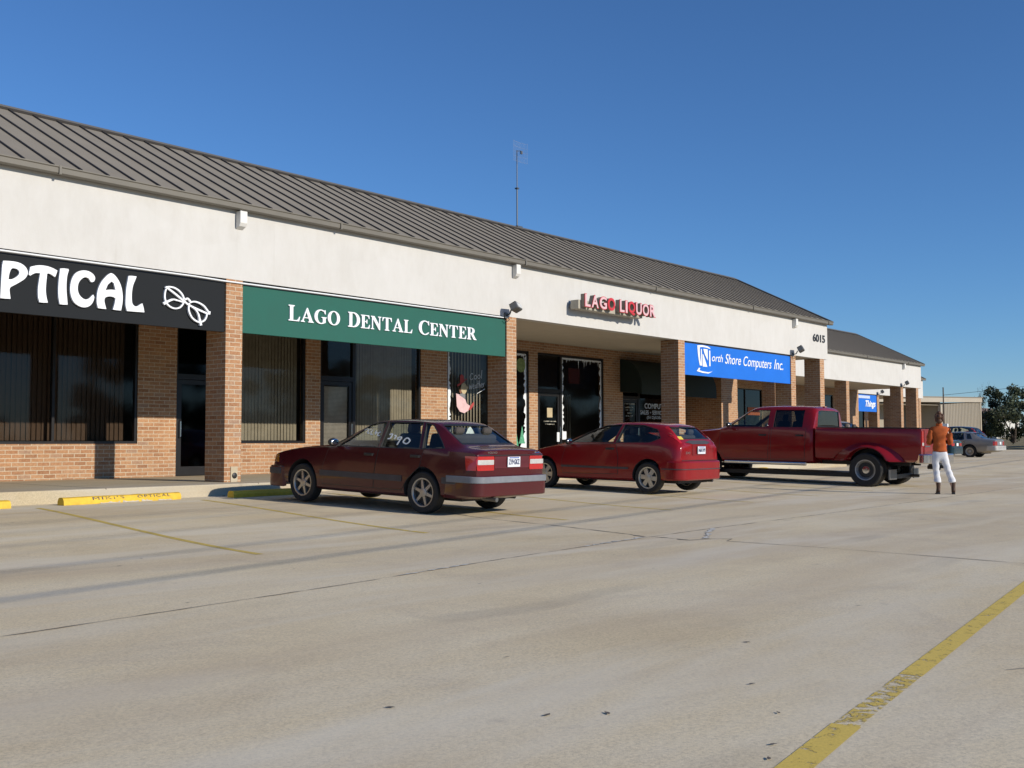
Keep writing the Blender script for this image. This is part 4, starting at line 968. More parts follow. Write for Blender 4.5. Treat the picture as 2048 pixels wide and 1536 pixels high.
def badge(parent, bvh, txt, y0, y1, z0, z1, material, view='B', name='badge', off=.004, offset=.01, shear=0):
    me = text_mesh(txt, offset, shear); f = fit_box(me, 0, 1, z0, z1); d, org = VIEWS[view]
    def mp(u, v):
        a, z = f(u, v); y = y0+(y1-y0)*a; hit, nrm, _, _ = bvh.ray_cast(org(y, z), d); return (hit if hit is not None else org(y, z)+d*5)-d*off
    return extrude_flat(me, mp, tuple(d), .003).build(name, material, parent)
def handle(parent, bvh, x, z, side, material, L=.09):
    v = 'L' if side > 0 else 'R'; d, org = VIEWS[v]; hit, nrm, _, _ = bvh.ray_cast(org(x, z), d); c = hit-d*.016
    b = MB().obox(c, (1,0,0), (0,1,0), (0,0,1), L, .011, .016); b.obox(hit-d*.003, (1,0,0), (0,1,0), (0,0,1), L+.018, .003, .026, 1)
    return b.build('door_handle', [material, BLACK], parent, bevel=.008)
def make_car(name, label, S, P, loc, yaw, pitch, group='cars parked along the shop fronts'):
    """S: hull stations; P: dict of details in car coordinates (x forward from the rear axle, y left, z up)"""
    t = thing(name, loc, label, P.get('cat', 'car'), group, (0, -R(pitch), R(yaw)))
    hull = loft(S, 2, P.get('crease', ((4,.55),(2,.5),(5,.35)))); bv = bvh_of(hull)
    WB, wr, tr, ww = P['wb'], P['wr'], P['track'], P['ww']; cut = []
    for x in (0, WB):
        for s_ in (1, -1):
            b = MB(); yo = tr/2+.30; yi = tr/2-.22; ra = P.get('arch', wr+.055)
            b.lathe([(0,s_*yi),(ra,s_*yi),(ra,s_*yo),(0,s_*yo)], 36, 'y', (x, 0, wr+.02)); cut.append(b.mesh('c'))
    xa, xb = P['cabin']; C = []
    xs = sorted({xa, xb, *[s_[0] for s_ in S if xa < s_[0] < xb]}); fl = P.get('floor', .40)
    for x in xs:
        q = lerp_station(S, x); C.append((x, fl, .60, fl+.05, q[4]-.10, fl+.25, q[6]-.075, q[7]-.04, q[8]-.07, max(q[7]-.02, q[9]-.05), q[10]-.05, max(q[7], q[11]-.05)))
    cut.append(loft(C, 2))
    for side in (1, -1):
        for pl in P['side_windows']:
            m2 = [(p[0], p[1]) for p in pl]; cut.append(MB().prism(m2, 'y', side*.42, side*1.4).mesh('w'))
    ws, rw = P['windscreen'], P['rear_window']
    def yz(pl): return [(p[0], p[1]) for p in pl]
    cut.append(MB().prism(yz(ws[0]), 'x', ws[1], ws[2]).mesh('w')); cut.append(MB().prism(yz(rw[0]), 'x', rw[2], rw[1]).mesh('w'))
    body = boolean(hull, cut)
    body.materials.clear()
    for p in body.polygons:
        n_ = bv.find_nearest(p.center); p.material_index = 1 if n_[3] > .006 else 0
    body.polygons.foreach_set('use_smooth', [True]*len(body.polygons)); body.set_sharp_from_angle(angle=R(32))
    bo = link_mesh('body', body, [P['paint'], CABIN], t)
    # glass
    for i, pl in enumerate(P['side_windows']):
        for v in ('L', 'R'):
            gm = P.get('glass_side', [CARGLASS]*9)[i]
            decal(bv, [grow(pl, .008)], v, -.014, 0, .09).build('side_window', gm, t, smooth=60)
            tm = P.get('window_trim')
            if tm: decal(bv, [grow(pl, .012), pl], v, .001, .003, .12).build('window_trim', tm, t)
    decal(bv, [grow(ws[0], .008)], 'F', -.014, 0, .10).build('windscreen', CARGLASS, t, smooth=60)
    rg = decal(bv, [grow(rw[0], .008)], 'B', -.012, 0, .10).build('rear_window', P.get('glass_rear', CARGLASS), t, smooth=60)
    decal(bv, [grow(rw[0], .014), grow(rw[0], -.012)], 'B', -.004, .005, .10).build('window_seal', BLACK, rg)
    decal(bv, [grow(ws[0], .014), grow(ws[0], -.012)], 'F', -.004, .005, .10).build('window_seal', BLACK, t)
    # doors: panel with a dark gap around it
    for dpl, hx, hz in P.get('doors', []):
        for v, sd in (('L', 1), ('R', -1)):
            b = MB(); decal(bv, [grow(dpl, .010)], v, .0008, .0012, .07, b, 1); decal(bv, [dpl], v, .0028, .0022, .07, b, 0)
            d_ = b.build('door', [P['paint'], BLACK], t, smooth=30); handle(d_, bv, hx, hz, sd, P.get('handle_mat', BLACK))
    for (x0, x1, z0, z1, mt) in P.get('strips', []):
        for v in ('L', 'R'): decal(bv, [rectp(x0, x1, z0, z1, min(.012, (z1-z0)/2.2))], v, .004, .010, .15).build('side_moulding', mt, t)
    for pls, view, mt, nm in P.get('patches', []):
        decal(bv, pls, view, P.get('patch_off', .002), .006, .05).build(nm, mt, t, smooth=40)
    for x in (0, WB):
        for s_ in (1, -1): wheel(t, x, s_*tr/2, wr, wr, ww, s_, P['rim_r'], P['rim'], P.get('rim_mat', ALLOY))
    # mirrors
    mx, my, mz = P['mirror']
    for s_ in (1, -1):
        b = MB().ball((mx, s_*(my+.09), mz), .055, .10, .068, 8); b.obox((mx+.02, s_*my, mz-.045), (1,0,0), (0,1,0), (0,0,1), .03, .06, .018); 
        mo = b.build('wing_mirror', P.get('mirror_mat', P['paint']), t, smooth=50)
        MB().ball((mx-.045, s_*(my+.09), mz), .014, .085, .055, 8).build('mirror_glass', CHROME, mo, smooth=50)
    # seats, dashboard, steering wheel
    for (sx, syy, sz, wdt) in P['seats']:
        b = MB().obox((sx, syy, sz), (1,0,0), (0,1,0), (0,0,1), .26, wdt, .10); q = Euler((0, R(-14), 0)).to_matrix()
        b.obox(Vector((sx-.30, syy, sz+.34)), q.col[0], q.col[1], q.col[2], .07, wdt*.95, .32)
        if wdt < .4: b.obox(Vector((sx-.40, syy, sz+.74)), q.col[0], q.col[1], q.col[2], .045, .12, .085)
        else:
            for yy in (-.33, .33): b.obox(Vector((sx-.40, yy, sz+.70)), q.col[0], q.col[1], q.col[2], .045, .11, .06)
        b.build('seat', SEAT, t, bevel=.05)
    dx, dz = P['dash']; q = lerp_station(S, dx); b = MB().box(dx-.20, dx+.12, -(q[8]-.10), q[8]-.10, dz-.25, dz); b.build('dashboard', CABIN, t, bevel=.05)
    b = MB(); c = Vector((dx-.36, .36, dz-.02)); ax = Vector((-.42,0,.9)).normalized(); bx = ax.cross(Vector((0,1,0))).normalized()
    b.tube([c+(Vector((0,1,0))*math.cos(2*PI*k/24)+bx*math.sin(2*PI*k/24))*.18 for k in range(25)], .014, 6, 0, False); b.tube([c, c+ax*-.25], .02, 6); b.tube([c-Vector((0,.17,0)), c+Vector((0,.17,0))], .014, 6)
    b.build('steering_wheel', BLACK, t)
    # dark underside with axles
    b = MB(); b.box(-.55, WB+.45, -tr/2+.18, tr/2-.18, .20, .30)
    for x in (0, WB): b.tube([(x, -tr/2, wr), (x, tr/2, wr)], .05, 8)
    b.tube([(-.75,-.45,.25),(.6,-.3,.22),(WB,-.1,.24)], .035, 8); b.build('underbody', BLACK, t)
    return t, bv, hull
# maroon saloon -----------------------------------------------------
MAROON = paint_mat('maroon_paint', (.070,.004,.008), .022, .22, .0)
MOULD = mat('grey_moulding', (.055,.050,.055), .6, 0, .2, 6); DULLSTRIP = mat('faded_strip', (.20,.21,.23), .55, 0, .15, 5)
S_SEDAN = [(-1.02,.30,.60,.36,.72,.60,.80,.90,.79,.955,.66,.975),(-.96,.27,.66,.34,.78,.60,.845,.935,.80,.985,.66,1.0),(-.70,.23,.72,.31,.83,.60,.875,.945,.815,1.0,.66,1.015),
 (-.56,.22,.72,.30,.84,.60,.878,.945,.82,1.03,.65,1.055),(-.10,.22,.72,.29,.845,.60,.88,.945,.82,1.335,.575,1.365),(.06,.22,.72,.28,.85,.60,.88,.945,.82,1.37,.57,1.395),(.65,.20,.72,.26,.85,.60,.88,.94,.82,1.385,.57,1.415),
 (1.22,.20,.72,.26,.85,.60,.88,.935,.82,1.355,.56,1.385),(1.36,.20,.72,.26,.85,.60,.88,.93,.82,1.315,.56,1.345),(2.02,.20,.72,.26,.85,.59,.88,.92,.815,.985,.68,1.005),(2.16,.20,.72,.26,.85,.58,.88,.915,.81,.945,.68,.965),
 (2.70,.20,.70,.28,.84,.56,.875,.88,.80,.905,.66,.925),(3.25,.22,.68,.32,.82,.54,.845,.805,.775,.835,.63,.85),(3.44,.26,.62,.34,.77,.52,.80,.755,.74,.775,.60,.785),(3.50,.30,.58,.36,.72,.52,.76,.735,.70,.75,.58,.758)]
P_SEDAN = dict(crease=((4,.8),(2,.5),(5,.6)), wb=2.664, wr=.312, track=1.50, ww=.195, rim_r=.205, rim='six', cabin=(-.42,2.02), paint=MAROON, mirror_mat=BLACK,
 side_windows=[[(.99,.955),(1.88,.955),(1.38,1.275),(1.25,1.325),(1.02,1.335)], [(.12,.965),(.92,.955),(.95,1.335),(.25,1.345)], [(-.36,.985),(.05,.968),(.17,1.335),(.02,1.31)]],
 windscreen=([(-.66,1.01),(.66,1.01),(.53,1.325),(-.53,1.325)], 1.2, 2.6), rear_window=([(-.60,1.055),(.60,1.055),(.53,1.325),(-.53,1.325)], .10, -.9), window_trim=BLACK,
 doors=[([(1.02,.33),(2.16,.33),(2.16,.60),(2.06,.925),(.955,.94)], 1.14, .83), ([(.30,.50),(.42,.33),(1.0,.33),(.94,.94),(.02,.95),(.06,.70)], .16, .84)],
 strips=[(.40,2.22,.455,.545,MOULD),(-1.0,-.40,.47,.56,MOULD)], mirror=(1.86,.84,1.0), seats=[(1.05,.36,.52,.24),(1.05,-.36,.52,.24),(.15,0,.54,.60)], dash=(1.95,.90),
 patches=[([rectp(-.80,-.43,.68,.885,.02)], 'B', LAMP_RED, 'tail_light'), ([rectp(.43,.80,.68,.885,.02)], 'B', LAMP_RED, 'tail_light'),
  ([rectp(-.42,.42,.71,.88,.015)], 'B', paint_mat('maroon_panel', (.115,.010,.018), .06, .4, .0), 'lid_panel'), ([rectp(-.80,.80,.893,.905)], 'B', BLACK, 'lid_gap'),
  ([rectp(.55,.78,.61,.72,.02)], 'F', LAMP_WHITE, 'headlight'), ([rectp(-.78,-.55,.61,.72,.02)], 'F', LAMP_WHITE, 'headlight'), ([rectp(-.5,.5,.60,.73,.02)], 'F', BLACK, 'grille'),
  ([[(3.30,.62),(3.47,.62),(3.46,.73),(3.34,.75)]], 'L', LAMP_AMBER, 'indicator'), ([[(-1.0,.68),(-.84,.68),(-.80,.885),(-1.0,.885)]], 'L', LAMP_RED, 'tail_light')])
car1, bv1, h1 = make_car('saloon_car', 'boxy dark maroon saloon parked under the green dental sign', S_SEDAN, P_SEDAN, (12.096,11.36,-.108), 92.6, 2.0)
bumper(car1, -1.10, .865, .62, .30, .60, [MAROON], -1, .17, stripz=(.50,.595), strip_mat=DULLSTRIP); bumper(car1, 3.60, .86, .42, .22, .56, [MAROON], 1, .24, stripz=(.43,.53), strip_mat=MOULD)
decal(bv1, [rectp(-.79,-.44,.765,.835,.01)], 'B', .009, .003, .05).build('reverse_light', LAMP_WHITE, car1); decal(bv1, [rectp(.44,.79,.765,.835,.01)], 'B', .009, .003, .05).build('reverse_light', LAMP_WHITE, car1)
plate(car1, -1.045, .80, 'Z19\u00b7GKZ', yc=-.02); badge(car1, bv1, 'VOLVO', .58, .36, .925, .955, CHROME); decal(bv1, [rectp(-.68,-.56,.928,.948,.004)], 'B', .001, .003, .2).build('badge', CHROME, car1)
MB().tube([(-.85,.46,.27),(-1.12,.46,.26)], [.032,.034], 14).build('exhaust_pipe', GREYMETAL, car1)
# chalk-white sale writing on the far-side glass, and on the near glass
CHALK = mat('chalk_marker', (.72,.74,.72), .9)
def car_scribble(parent, bv, strokes, view, ox, oz, sx, sz, wd, name='window_writing'):
    b = MB()
    for st in strokes:
        pl = stroke_poly(spline(st, 4), wd); decal(bv, [[(ox+p[0]*sx, oz+p[1]*sz) for p in pl]], view, -.008, .002, .5, b)
    return b.build(name, CHALK, parent)
# strokes are in text units, x grows towards the rear of the car (rightwards as seen from the left side)
W1 = [[(0,.9),(.35,1.0),(.45,.75),(.2,.6)],[(.65,.5),(.75,.9),(.55,.2)],[(1.2,.8),(.95,.7),(.95,.35),(1.25,.3)],[(1.6,.85),(1.45,.5),(1.6,.2),(1.85,.3)],[(2.1,.8),(2.3,.3)],[(2.05,.5),(2.45,.6)],[(2.9,.75),(2.6,.6),(2.65,.25),(3.0,.3)]]
W2 = [[(0,.8),(.3,.9),(.25,.4),(0,.3)],[(.55,.8),(.75,.75),(.7,.4)],[(1.0,.6),(1.3,.75),(1.35,.5),(1.05,.45),(1.0,.65)],[(1.33,.6),(1.2,-.2)],[(1.8,.65),(1.7,.25),(2.1,.1),(2.3,.5),(2.0,.75),(1.75,.6)]]
car_scribble(car1, bv1, [[(p[0], p[1]-.12*p[0]) for p in s_] for s_ in W1], 'L', 1.52, 1.14, -.155, .115, .13)
car_scribble(car1, bv1, [[(p[0], p[1]-.14*p[0]) for p in s_] for s_ in W2], 'L', .86, 1.05, -.21, .13, .14)
# red hatchback -----------------------------------------------------
HATCHRED = paint_mat('hatch_red', (.25,.007,.010), .004, .2, .0)
S_HATCH = [(-.70,.30,.56,.36,.66,.56,.74,.90,.70,.965,.62,.99),(-.66,.28,.60,.34,.72,.56,.79,.925,.74,1.0,.66,1.03),(-.60,.26,.66,.32,.77,.58,.83,.955,.775,1.06,.67,1.09),(-.34,.24,.70,.30,.82,.60,.85,.99,.79,1.31,.575,1.345),(-.24,.23,.70,.29,.83,.60,.85,.99,.79,1.36,.56,1.39),
 (.35,.21,.70,.27,.84,.60,.85,.985,.79,1.40,.56,1.43),(.95,.20,.70,.26,.84,.60,.85,.965,.79,1.39,.55,1.425),(1.30,.20,.70,.26,.84,.60,.85,.95,.79,1.345,.54,1.38),(2.22,.20,.70,.26,.84,.58,.85,.91,.785,.965,.66,.99),(2.36,.20,.70,.26,.84,.57,.85,.90,.78,.925,.66,.95),
 (2.75,.20,.68,.28,.82,.56,.845,.83,.765,.865,.63,.885),(3.15,.22,.64,.32,.78,.54,.80,.72,.715,.755,.58,.775),(3.32,.26,.56,.36,.68,.52,.70,.645,.62,.675,.50,.69),(3.38,.30,.50,.38,.60,.52,.62,.61,.55,.64,.45,.65)]
P_HATCH = dict(wb=2.615, wr=.305, track=1.48, ww=.195, rim_r=.205, rim='chunky', cabin=(-.22,2.10), paint=HATCHRED, mirror_mat=BLACK, rim_mat=mat('pale_alloy', (.52,.49,.42), .4, .6, .1, 8),
 side_windows=[[(.88,1.0),(2.02,.985),(1.42,1.285),(1.22,1.335),(.80,1.355)], [(-.22,1.10),(-.02,1.02),(.80,1.0),(.72,1.355),(.25,1.345),(-.10,1.26)]],
 windscreen=([(-.64,1.005),(.64,1.005),(.50,1.325),(-.50,1.325)], 1.15, 2.7), rear_window=([(-.62,1.095),(.62,1.095),(.54,1.325),(-.54,1.325)], -.10, -1.0), window_trim=BLACK,
 doors=[([(.72,.36),(2.10,.34),(2.14,.62),(2.06,.925),(.80,.965),(.72,.70)], .93, .86)], strips=[(.45,2.15,.46,.50,MOULD)], mirror=(1.92,.82,1.0), seats=[(1.05,.34,.50,.24),(1.05,-.34,.50,.24),(.12,0,.52,.56)], dash=(2.0,.90),
 patches=[([[(-.68,1.00),(-.615,1.00),(-.60,1.10),(-.53,1.33),(-.60,1.36),(-.665,1.20)]], 'B', LAMP_RED, 'tail_light'), ([[(.68,1.00),(.615,1.00),(.60,1.10),(.53,1.33),(.60,1.36),(.665,1.20)]], 'B', LAMP_RED, 'tail_light'),
  ([[(-.50,1.02),(-.30,1.055),(.30,1.055),(.50,1.02),(.30,.985),(-.30,.985)]], 'B', MOULD, 'hatch_grip'), ([rectp(-.30,.30,.76,.975,.03)], 'B', paint_mat('hatch_recess', (.21,.007,.010), .01, .3, .0), 'plate_recess'), ([rectp(-.70,.70,.655,.667)], 'B', BLACK, 'hatch_gap'),
  ([[(.36,.52),(.66,.50),(.60,.66),(.40,.64)]], 'F', LAMP_WHITE, 'headlight'), ([[(-.36,.52),(-.66,.50),(-.60,.66),(-.40,.64)]], 'F', LAMP_WHITE, 'headlight'), ([rectp(-.3,.3,.50,.58,.02)], 'F', BLACK, 'grille')])
car2, bv2, h2 = make_car('hatchback_car', 'small bright red three door hatchback parked between saloon and pickup', S_HATCH, P_HATCH, (18.83,11.75,-.075), 90.6, 1.1)
bumper(car2, -.80, .825, .50, .27, .65, [HATCHRED], -1, .24, bev=.05, stripz=(.48,.50), strip_mat=MOULD); bumper(car2, 3.46, .80, .5, .22, .52, [HATCHRED], 1, .36, bev=.04)
plate(car2, -.735, .865, 'N68\u00b73V9', yc=-.02); badge(car2, bv2, 'ZX3', .55, .38, .79, .835, CHROME)
decal(bv2, [rectp(.46,.60,1.075,1.135,.008)], 'B', .004, .002, .1).build('window_sticker', mat('yellow_sticker', (.72,.55,.08), .6), car2)
MB().tube([(1.15,.0,1.42),(.80,.0,1.60)], [.006,.003], 6).build('aerial', BLACK, car2)
# red dual-wheel pickup ---------------------------------------------
TRUCKRED = paint_mat('truck_red', (.24,.007,.010), .004, .2, .0)
S_CAB = [(1.38,.52,.80,.58,.93,.95,.985,1.36,.955,1.82,.74,1.86),(1.44,.50,.84,.56,.96,.95,1.01,1.37,.965,1.89,.75,1.93),(1.60,.49,.85,.55,.97,.95,1.015,1.37,.97,1.925,.745,1.965),(2.40,.48,.85,.55,.975,.95,1.015,1.37,.97,1.94,.74,1.98),
 (3.02,.48,.85,.55,.975,.95,1.015,1.37,.97,1.925,.73,1.96),(3.18,.48,.85,.55,.975,.95,1.015,1.365,.97,1.88,.725,1.915),(3.92,.48,.85,.55,.975,.95,1.015,1.345,.965,1.40,.82,1.43),(4.06,.48,.85,.55,.975,.95,1.012,1.33,.96,1.36,.82,1.395),
 (4.70,.48,.85,.58,.97,.95,1.0,1.27,.94,1.31,.80,1.345),(5.10,.50,.80,.62,.94,.92,.965,1.20,.90,1.24,.76,1.265),(5.24,.54,.74,.66,.88,.90,.90,1.12,.85,1.16,.72,1.175)]
P_CAB = dict(cat='pickup truck', wb=4.38, wr=.40, track=1.78, ww=.24, rim_r=.235, rim='dually', arch=.50, cabin=(1.50,3.92), floor=.72, paint=TRUCKRED, mirror_mat=BLACK, rim_mat=mat('worn_steel', (.42,.42,.42), .4, .7, .15, 9),
 side_windows=[[(2.62,1.41),(3.74,1.41),(3.20,1.815),(3.08,1.845),(2.62,1.85)], [(1.68,1.41),(2.46,1.41),(2.46,1.85),(1.68,1.845)]], glass_side=[CARGLASS, TINTGLASS],
 windscreen=([(-.80,1.46),(.80,1.46),(.66,1.86),(-.66,1.86)], 2.9, 4.2), rear_window=([(-.70,1.43),(.70,1.43),(.64,1.83),(-.64,1.83)], 1.75, 1.0), glass_rear=TINTGLASS,
 doors=[([(2.60,.60),(3.80,.60),(3.96,.80),(3.94,1.345),(3.80,1.38),(2.56,1.385)], 2.74, 1.20), ([(1.62,.62),(2.52,.60),(2.49,1.385),(1.58,1.385)], 1.74, 1.20)], mirror=(3.62,1.06,1.46),
 seats=[(2.75,.45,.92,.27),(2.75,-.45,.92,.27),(1.85,0,.92,.66)], dash=(3.72,1.36),
 patches=[([rectp(-.55,.55,.92,1.10,.02)], 'F', CHROME, 'grille'), ([rectp(.60,.84,.90,1.10,.02)], 'F', LAMP_WHITE, 'headlight'), ([rectp(-.84,-.60,.90,1.10,.02)], 'F', LAMP_WHITE, 'headlight')])
truck, bvt, ht = make_car('pickup_truck', 'long dark red crew cab pickup with flared rear fenders', S_CAB, P_CAB, (26.1,10.13,-.14), 91.5, 1.0)
bumper(truck, 5.36, .95, .3, .55, .85, [CHROME], 1, .16)
# cargo bed: outer loft, hollowed
S_BED = [(-1.25,.61,.83,.66,.94,.95,.98,1.32,.965,1.392,.95,1.397),(-1.18,.60,.84,.65,.955,.95,.998,1.32,.98,1.395,.96,1.40),(-.4,.60,.84,.65,.955,.95,1.0,1.32,.98,1.395,.96,1.40),(.6,.60,.84,.65,.955,.95,1.0,1.32,.98,1.395,.96,1.40),(1.26,.60,.84,.65,.955,.95,1.0,1.32,.98,1.395,.96,1.40),(1.33,.62,.82,.67,.95,.95,.99,1.31,.97,1.385,.95,1.39)]
bed = loft(S_BED, 2, ((5,1.0),(4,.3),(2,.8),(1,.6)), 1.0); bvb = bvh_of(bed)
cuts = [MB().box(-1.17,1.26,-.86,.86,.92,2.0).mesh('c'), MB().box(.30,.0,0,.1,0,.1).mesh('n')][:1]
for s_ in (1, -1): cuts.append(MB().lathe([(0,s_*.62),(.50,s_*.62),(.50,s_*1.4),(0,s_*1.4)], 36, 'y', (0,0,.42)).mesh('c'))
bedm = boolean(bed, cuts); bedm.materials.clear()
for p in bedm.polygons: p.material_index = 1 if bvb.find_nearest(p.center)[3] > .006 else 0
bedm.polygons.foreach_set('use_smooth', [True]*len(bedm.polygons)); bedm.set_sharp_from_angle(angle=R(35)); bedo = link_mesh('cargo_bed', bedm, [TRUCKRED, BLACK], truck)
for s_ in (1, -1):
    MB().obox((.04, s_*.925, 1.412), (1,0,0), (0,1,0), (0,0,1), 1.27, .065, .012).build('rail_cap', BLACK, bedo, bevel=.008)
    # flared fender: arched shell swelling out over the twin tyres
    n = 22; rows = []
    prof = [(0.0,.975,0),(.25,1.03,0),(.6,1.13,0),(.85,1.19,0),(1.0,1.20,0)]
    vs = []
    for k in range(n+1):
        a = PI*(k/n); ca, sa = math.cos(a), math.sin(a)
        for q, (u, y, _) in enumerate([(0,.965,0),(.3,1.02,0),(.62,1.10,0),(.86,1.155,0),(1,1.165,0),(1.0,1.12,0)]):
            ro_x = .92+(.52-.92)*u; ro_z = .66+(.52-.66)*u
            vs.append((ro_x*ca, s_*y, .42+max(ro_z*sa, .20)))
    m6 = 6; fs = [(k*m6+i, k*m6+i+1, (k+1)*m6+i+1, (k+1)*m6+i) for k in range(n) for i in range(m6-1)]
    fe = MB().add(vs, fs).build('flared_fender', TRUCKRED, bedo, smooth=60); md = fe.modifiers.new('sub', 'SUBSURF'); md.levels = 1; md.render_levels = 1; so = fe.modifiers.new('sol', 'SOLIDIFY'); so.thickness = .015
    MB().box(-.56,-.53,s_*.80-.19,s_*.80+.30*1.0-.0 if s_ > 0 else -.80+.19,.18,.42).build('mud_flap', GREYMETAL, truck)
    wheel(truck, 0, s_*1.07, .40, .40, .22, s_, .235, 'dually', P_CAB['rim_mat'])
    decal(bvb, [[(s_*.80,.98),(s_*.94,.98),(s_*.945,1.34),(s_*.82,1.34)] if s_ > 0 else [(-.94,.98),(-.80,.98),(-.82,1.34),(-.945,1.34)]], 'B', .001, .012, .05).build('tail_light', LAMP_RED, truck)
    decal(bvb, [rectp(s_*.87-.06, s_*.87+.06, 1.0, 1.07, .01)], 'B', .014, .003, .05).build('reverse_light', LAMP_WHITE, truck)
    MB().tube([(1.55,s_*1.02,.50),(3.78,s_*1.02,.50)], .045, 12).build('step_bar', CHROME, truck, smooth=50)
MB().obox((.0, .0, .0), (1,0,0), (0,1,0), (0,0,1), .001, .001, .001)
tg = decal(bvb, [rectp(-.77,.77,.78,1.36,.02)], 'B', .001, .012, .10).build('tailgate', TRUCKRED, truck, smooth=40)
MB().obox((-1.268,.0,1.22), (1,0,0), (0,1,0), (0,0,1), .012, .13, .035).build('tailgate_handle', BLACK, tg, bevel=.006)
decal(bvb, [rectp(.36,.72,.965,1.0,.01)], 'B', .0135, .004, .2).build('badge', GREYMETAL, tg)
bumper(truck, -1.44, .98, .22, .58, .80, [CHROME], -1, .12, th=.16); plate(truck, -1.455, .69, 'TRK', w=.30, h=.13) if False else None
b = MB().box(-1.40,-1.15,-.12,.12,.50,.58).box(-1.50,-1.38,-.06,.06,.46,.54).tube([(-.9,-.62,.46),(-1.2,-.62,.45)], .05, 10); b.build('tow_hitch', BLACK, truck)
for i in (-1, 0, 1): MB().box(1.46,1.52,i*.05-.02,i*.05+.02,1.93,1.955).build('cargo_light', LAMP_RED if i else LAMP_WHITE, truck)
b = MB().box(-.8,4.9,-.42,-.30,.50,.66).box(-.8,4.9,.30,.42,.50,.66).tube([(0,-.9,.40),(0,.9,.40)], .08, 10).ball((0,0,.40), .2,.2,.17,8); b.build('frame_rail', BLACK, truck)
# the cars farther off ----------------------------------------------
SILVER = paint_mat('silver_beige', (.30,.285,.265), .05, .3, .5); TEAL = paint_mat('teal_paint', (.010,.045,.065), .03, .2, .4); NAVY = paint_mat('slate_blue', (.035,.055,.075), .03, .25, .4)
S_BIG = [(-1.34,.36,.62,.42,.78,.62,.86,.88,.86,.955,.74,.975),(-1.28,.32,.70,.38,.86,.62,.93,.93,.90,.99,.74,1.01),(-.85,.26,.76,.34,.90,.62,.965,.95,.91,1.015,.74,1.035),(-.52,.25,.78,.33,.92,.62,.97,.95,.91,1.04,.72,1.06),(-.12,.24,.78,.32,.92,.62,.97,.95,.91,1.36,.62,1.385),(.10,.24,.78,.32,.92,.62,.97,.95,.91,1.395,.61,1.42),(.9,.22,.78,.30,.92,.62,.97,.945,.91,1.41,.61,1.44),
 (1.42,.22,.78,.30,.92,.62,.97,.94,.91,1.375,.60,1.405),(2.22,.22,.78,.30,.92,.60,.97,.93,.90,.99,.72,1.015),(2.36,.22,.78,.30,.92,.60,.97,.925,.895,.95,.72,.97),(3.2,.24,.76,.32,.91,.58,.96,.87,.88,.90,.70,.925),(3.95,.28,.70,.36,.86,.56,.91,.80,.83,.83,.66,.85),(4.05,.32,.64,.40,.80,.56,.85,.77,.78,.80,.62,.815)]
P_BIG = dict(crease=((4,.8),(2,.5),(5,.6)), wb=2.98, wr=.335, track=1.60, ww=.22, rim_r=.205, rim='cover', cabin=(-.40,2.2), paint=SILVER, side_windows=[[(1.05,.97),(2.05,.965),(1.50,1.30),(1.05,1.345)], [(.28,.975),(.98,.97),(.98,1.345),(.36,1.35)], [(-.12,1.02),(.14,1.02),(.20,1.30),(.02,1.30)]],
 windscreen=([(-.70,1.02),(.70,1.02),(.57,1.34),(-.57,1.34)], 1.3, 2.8), rear_window=([(-.66,1.07),(.66,1.07),(.57,1.345),(-.57,1.345)], .1, -.9), window_trim=CHROME,
 doors=[([(1.05,.36),(2.28,.36),(2.2,.92),(1.0,.94)], 1.2, .86), ([(.42,.42),(1.0,.36),(.97,.94),(.2,.945)], .36, .86)], handle_mat=CHROME, strips=[(.5,2.4,.52,.56,MOULD)], mirror=(2.0,.93,1.02), seats=[(1.1,.4,.52,.28),(1.1,-.4,.52,.28),(.2,0,.54,.66)], dash=(2.1,.92),
 patches=[([rectp(-.86,-.52,.66,.88,.02)], 'B', LAMP_RED, 'tail_light'), ([rectp(.52,.86,.66,.88,.02)], 'B', LAMP_RED, 'tail_light'), ([rectp(-.5,.5,.70,.86,.02)], 'B', DULLSTRIP, 'lid_panel'), ([[(-1.32,.66),(-1.22,.66),(-1.22,.88),(-1.32,.88)]], 'L', LAMP_RED, 'tail_light')])
farg = 'cars parked along the shop fronts'
car4, bv4, h4 = make_car('saloon_car', 'long beige grey saloon with upright rear pillar parked right of the person', S_BIG, P_BIG, (65.0,19.75,-.02), 91, 0)
car4.scale = (1.05,1.05,1.05)
bumper(car4, -1.45, .95, .5, .38, .64, [mat('cream_bumper', (.52,.50,.46), .4, .2)], -1, .16); bumper(car4, 4.14, .94, .4, .32, .58, [DULLSTRIP], 1, .2); plate(car4, -1.37, .78, None, .3, .15)
P5 = dict(P_SEDAN); P5.update(paint=TEAL, window_trim=None)
P5['patches'] = [([rectp(-.80,-.40,.70,.84,.02)], 'B', LAMP_RED, 'tail_light'), ([rectp(.40,.80,.70,.84,.02)], 'B', LAMP_RED, 'tail_light')]
car5, bv5, h5 = make_car('saloon_car', 'low dark teal saloon between the person and the beige saloon', S_SEDAN, P5, (57.3,19.3,-.02), 90.5, 0)
bumper(car5, -1.10, .865, .62, .28, .62, [TEAL], -1, .2); plate(car5, -1.05, .77, None)
P6 = dict(P_SEDAN); P6.update(paint=SILVER, window_trim=None)
car6, bv6, h6 = make_car('saloon_car', 'silver saloon whose rear window shows above the pickup cargo bed', S_SEDAN, P6, (40.9,17.45,-.0), 90, 1)
car6.scale = (1.2,1.15,1.25)
bumper(car6, -1.10, .865, .62, .28, .62, [SILVER], -1, .2)
P7 = dict(P_HATCH); P7.update(paint=NAVY, window_trim=None)
car7, bv7, h7 = make_car('hatchback_car', 'slate blue car whose roof shows behind the beige saloon', S_HATCH, P7, (70.2,21.6,.0), 89, 1)
car7.scale = (1.15,1.15,1.3)
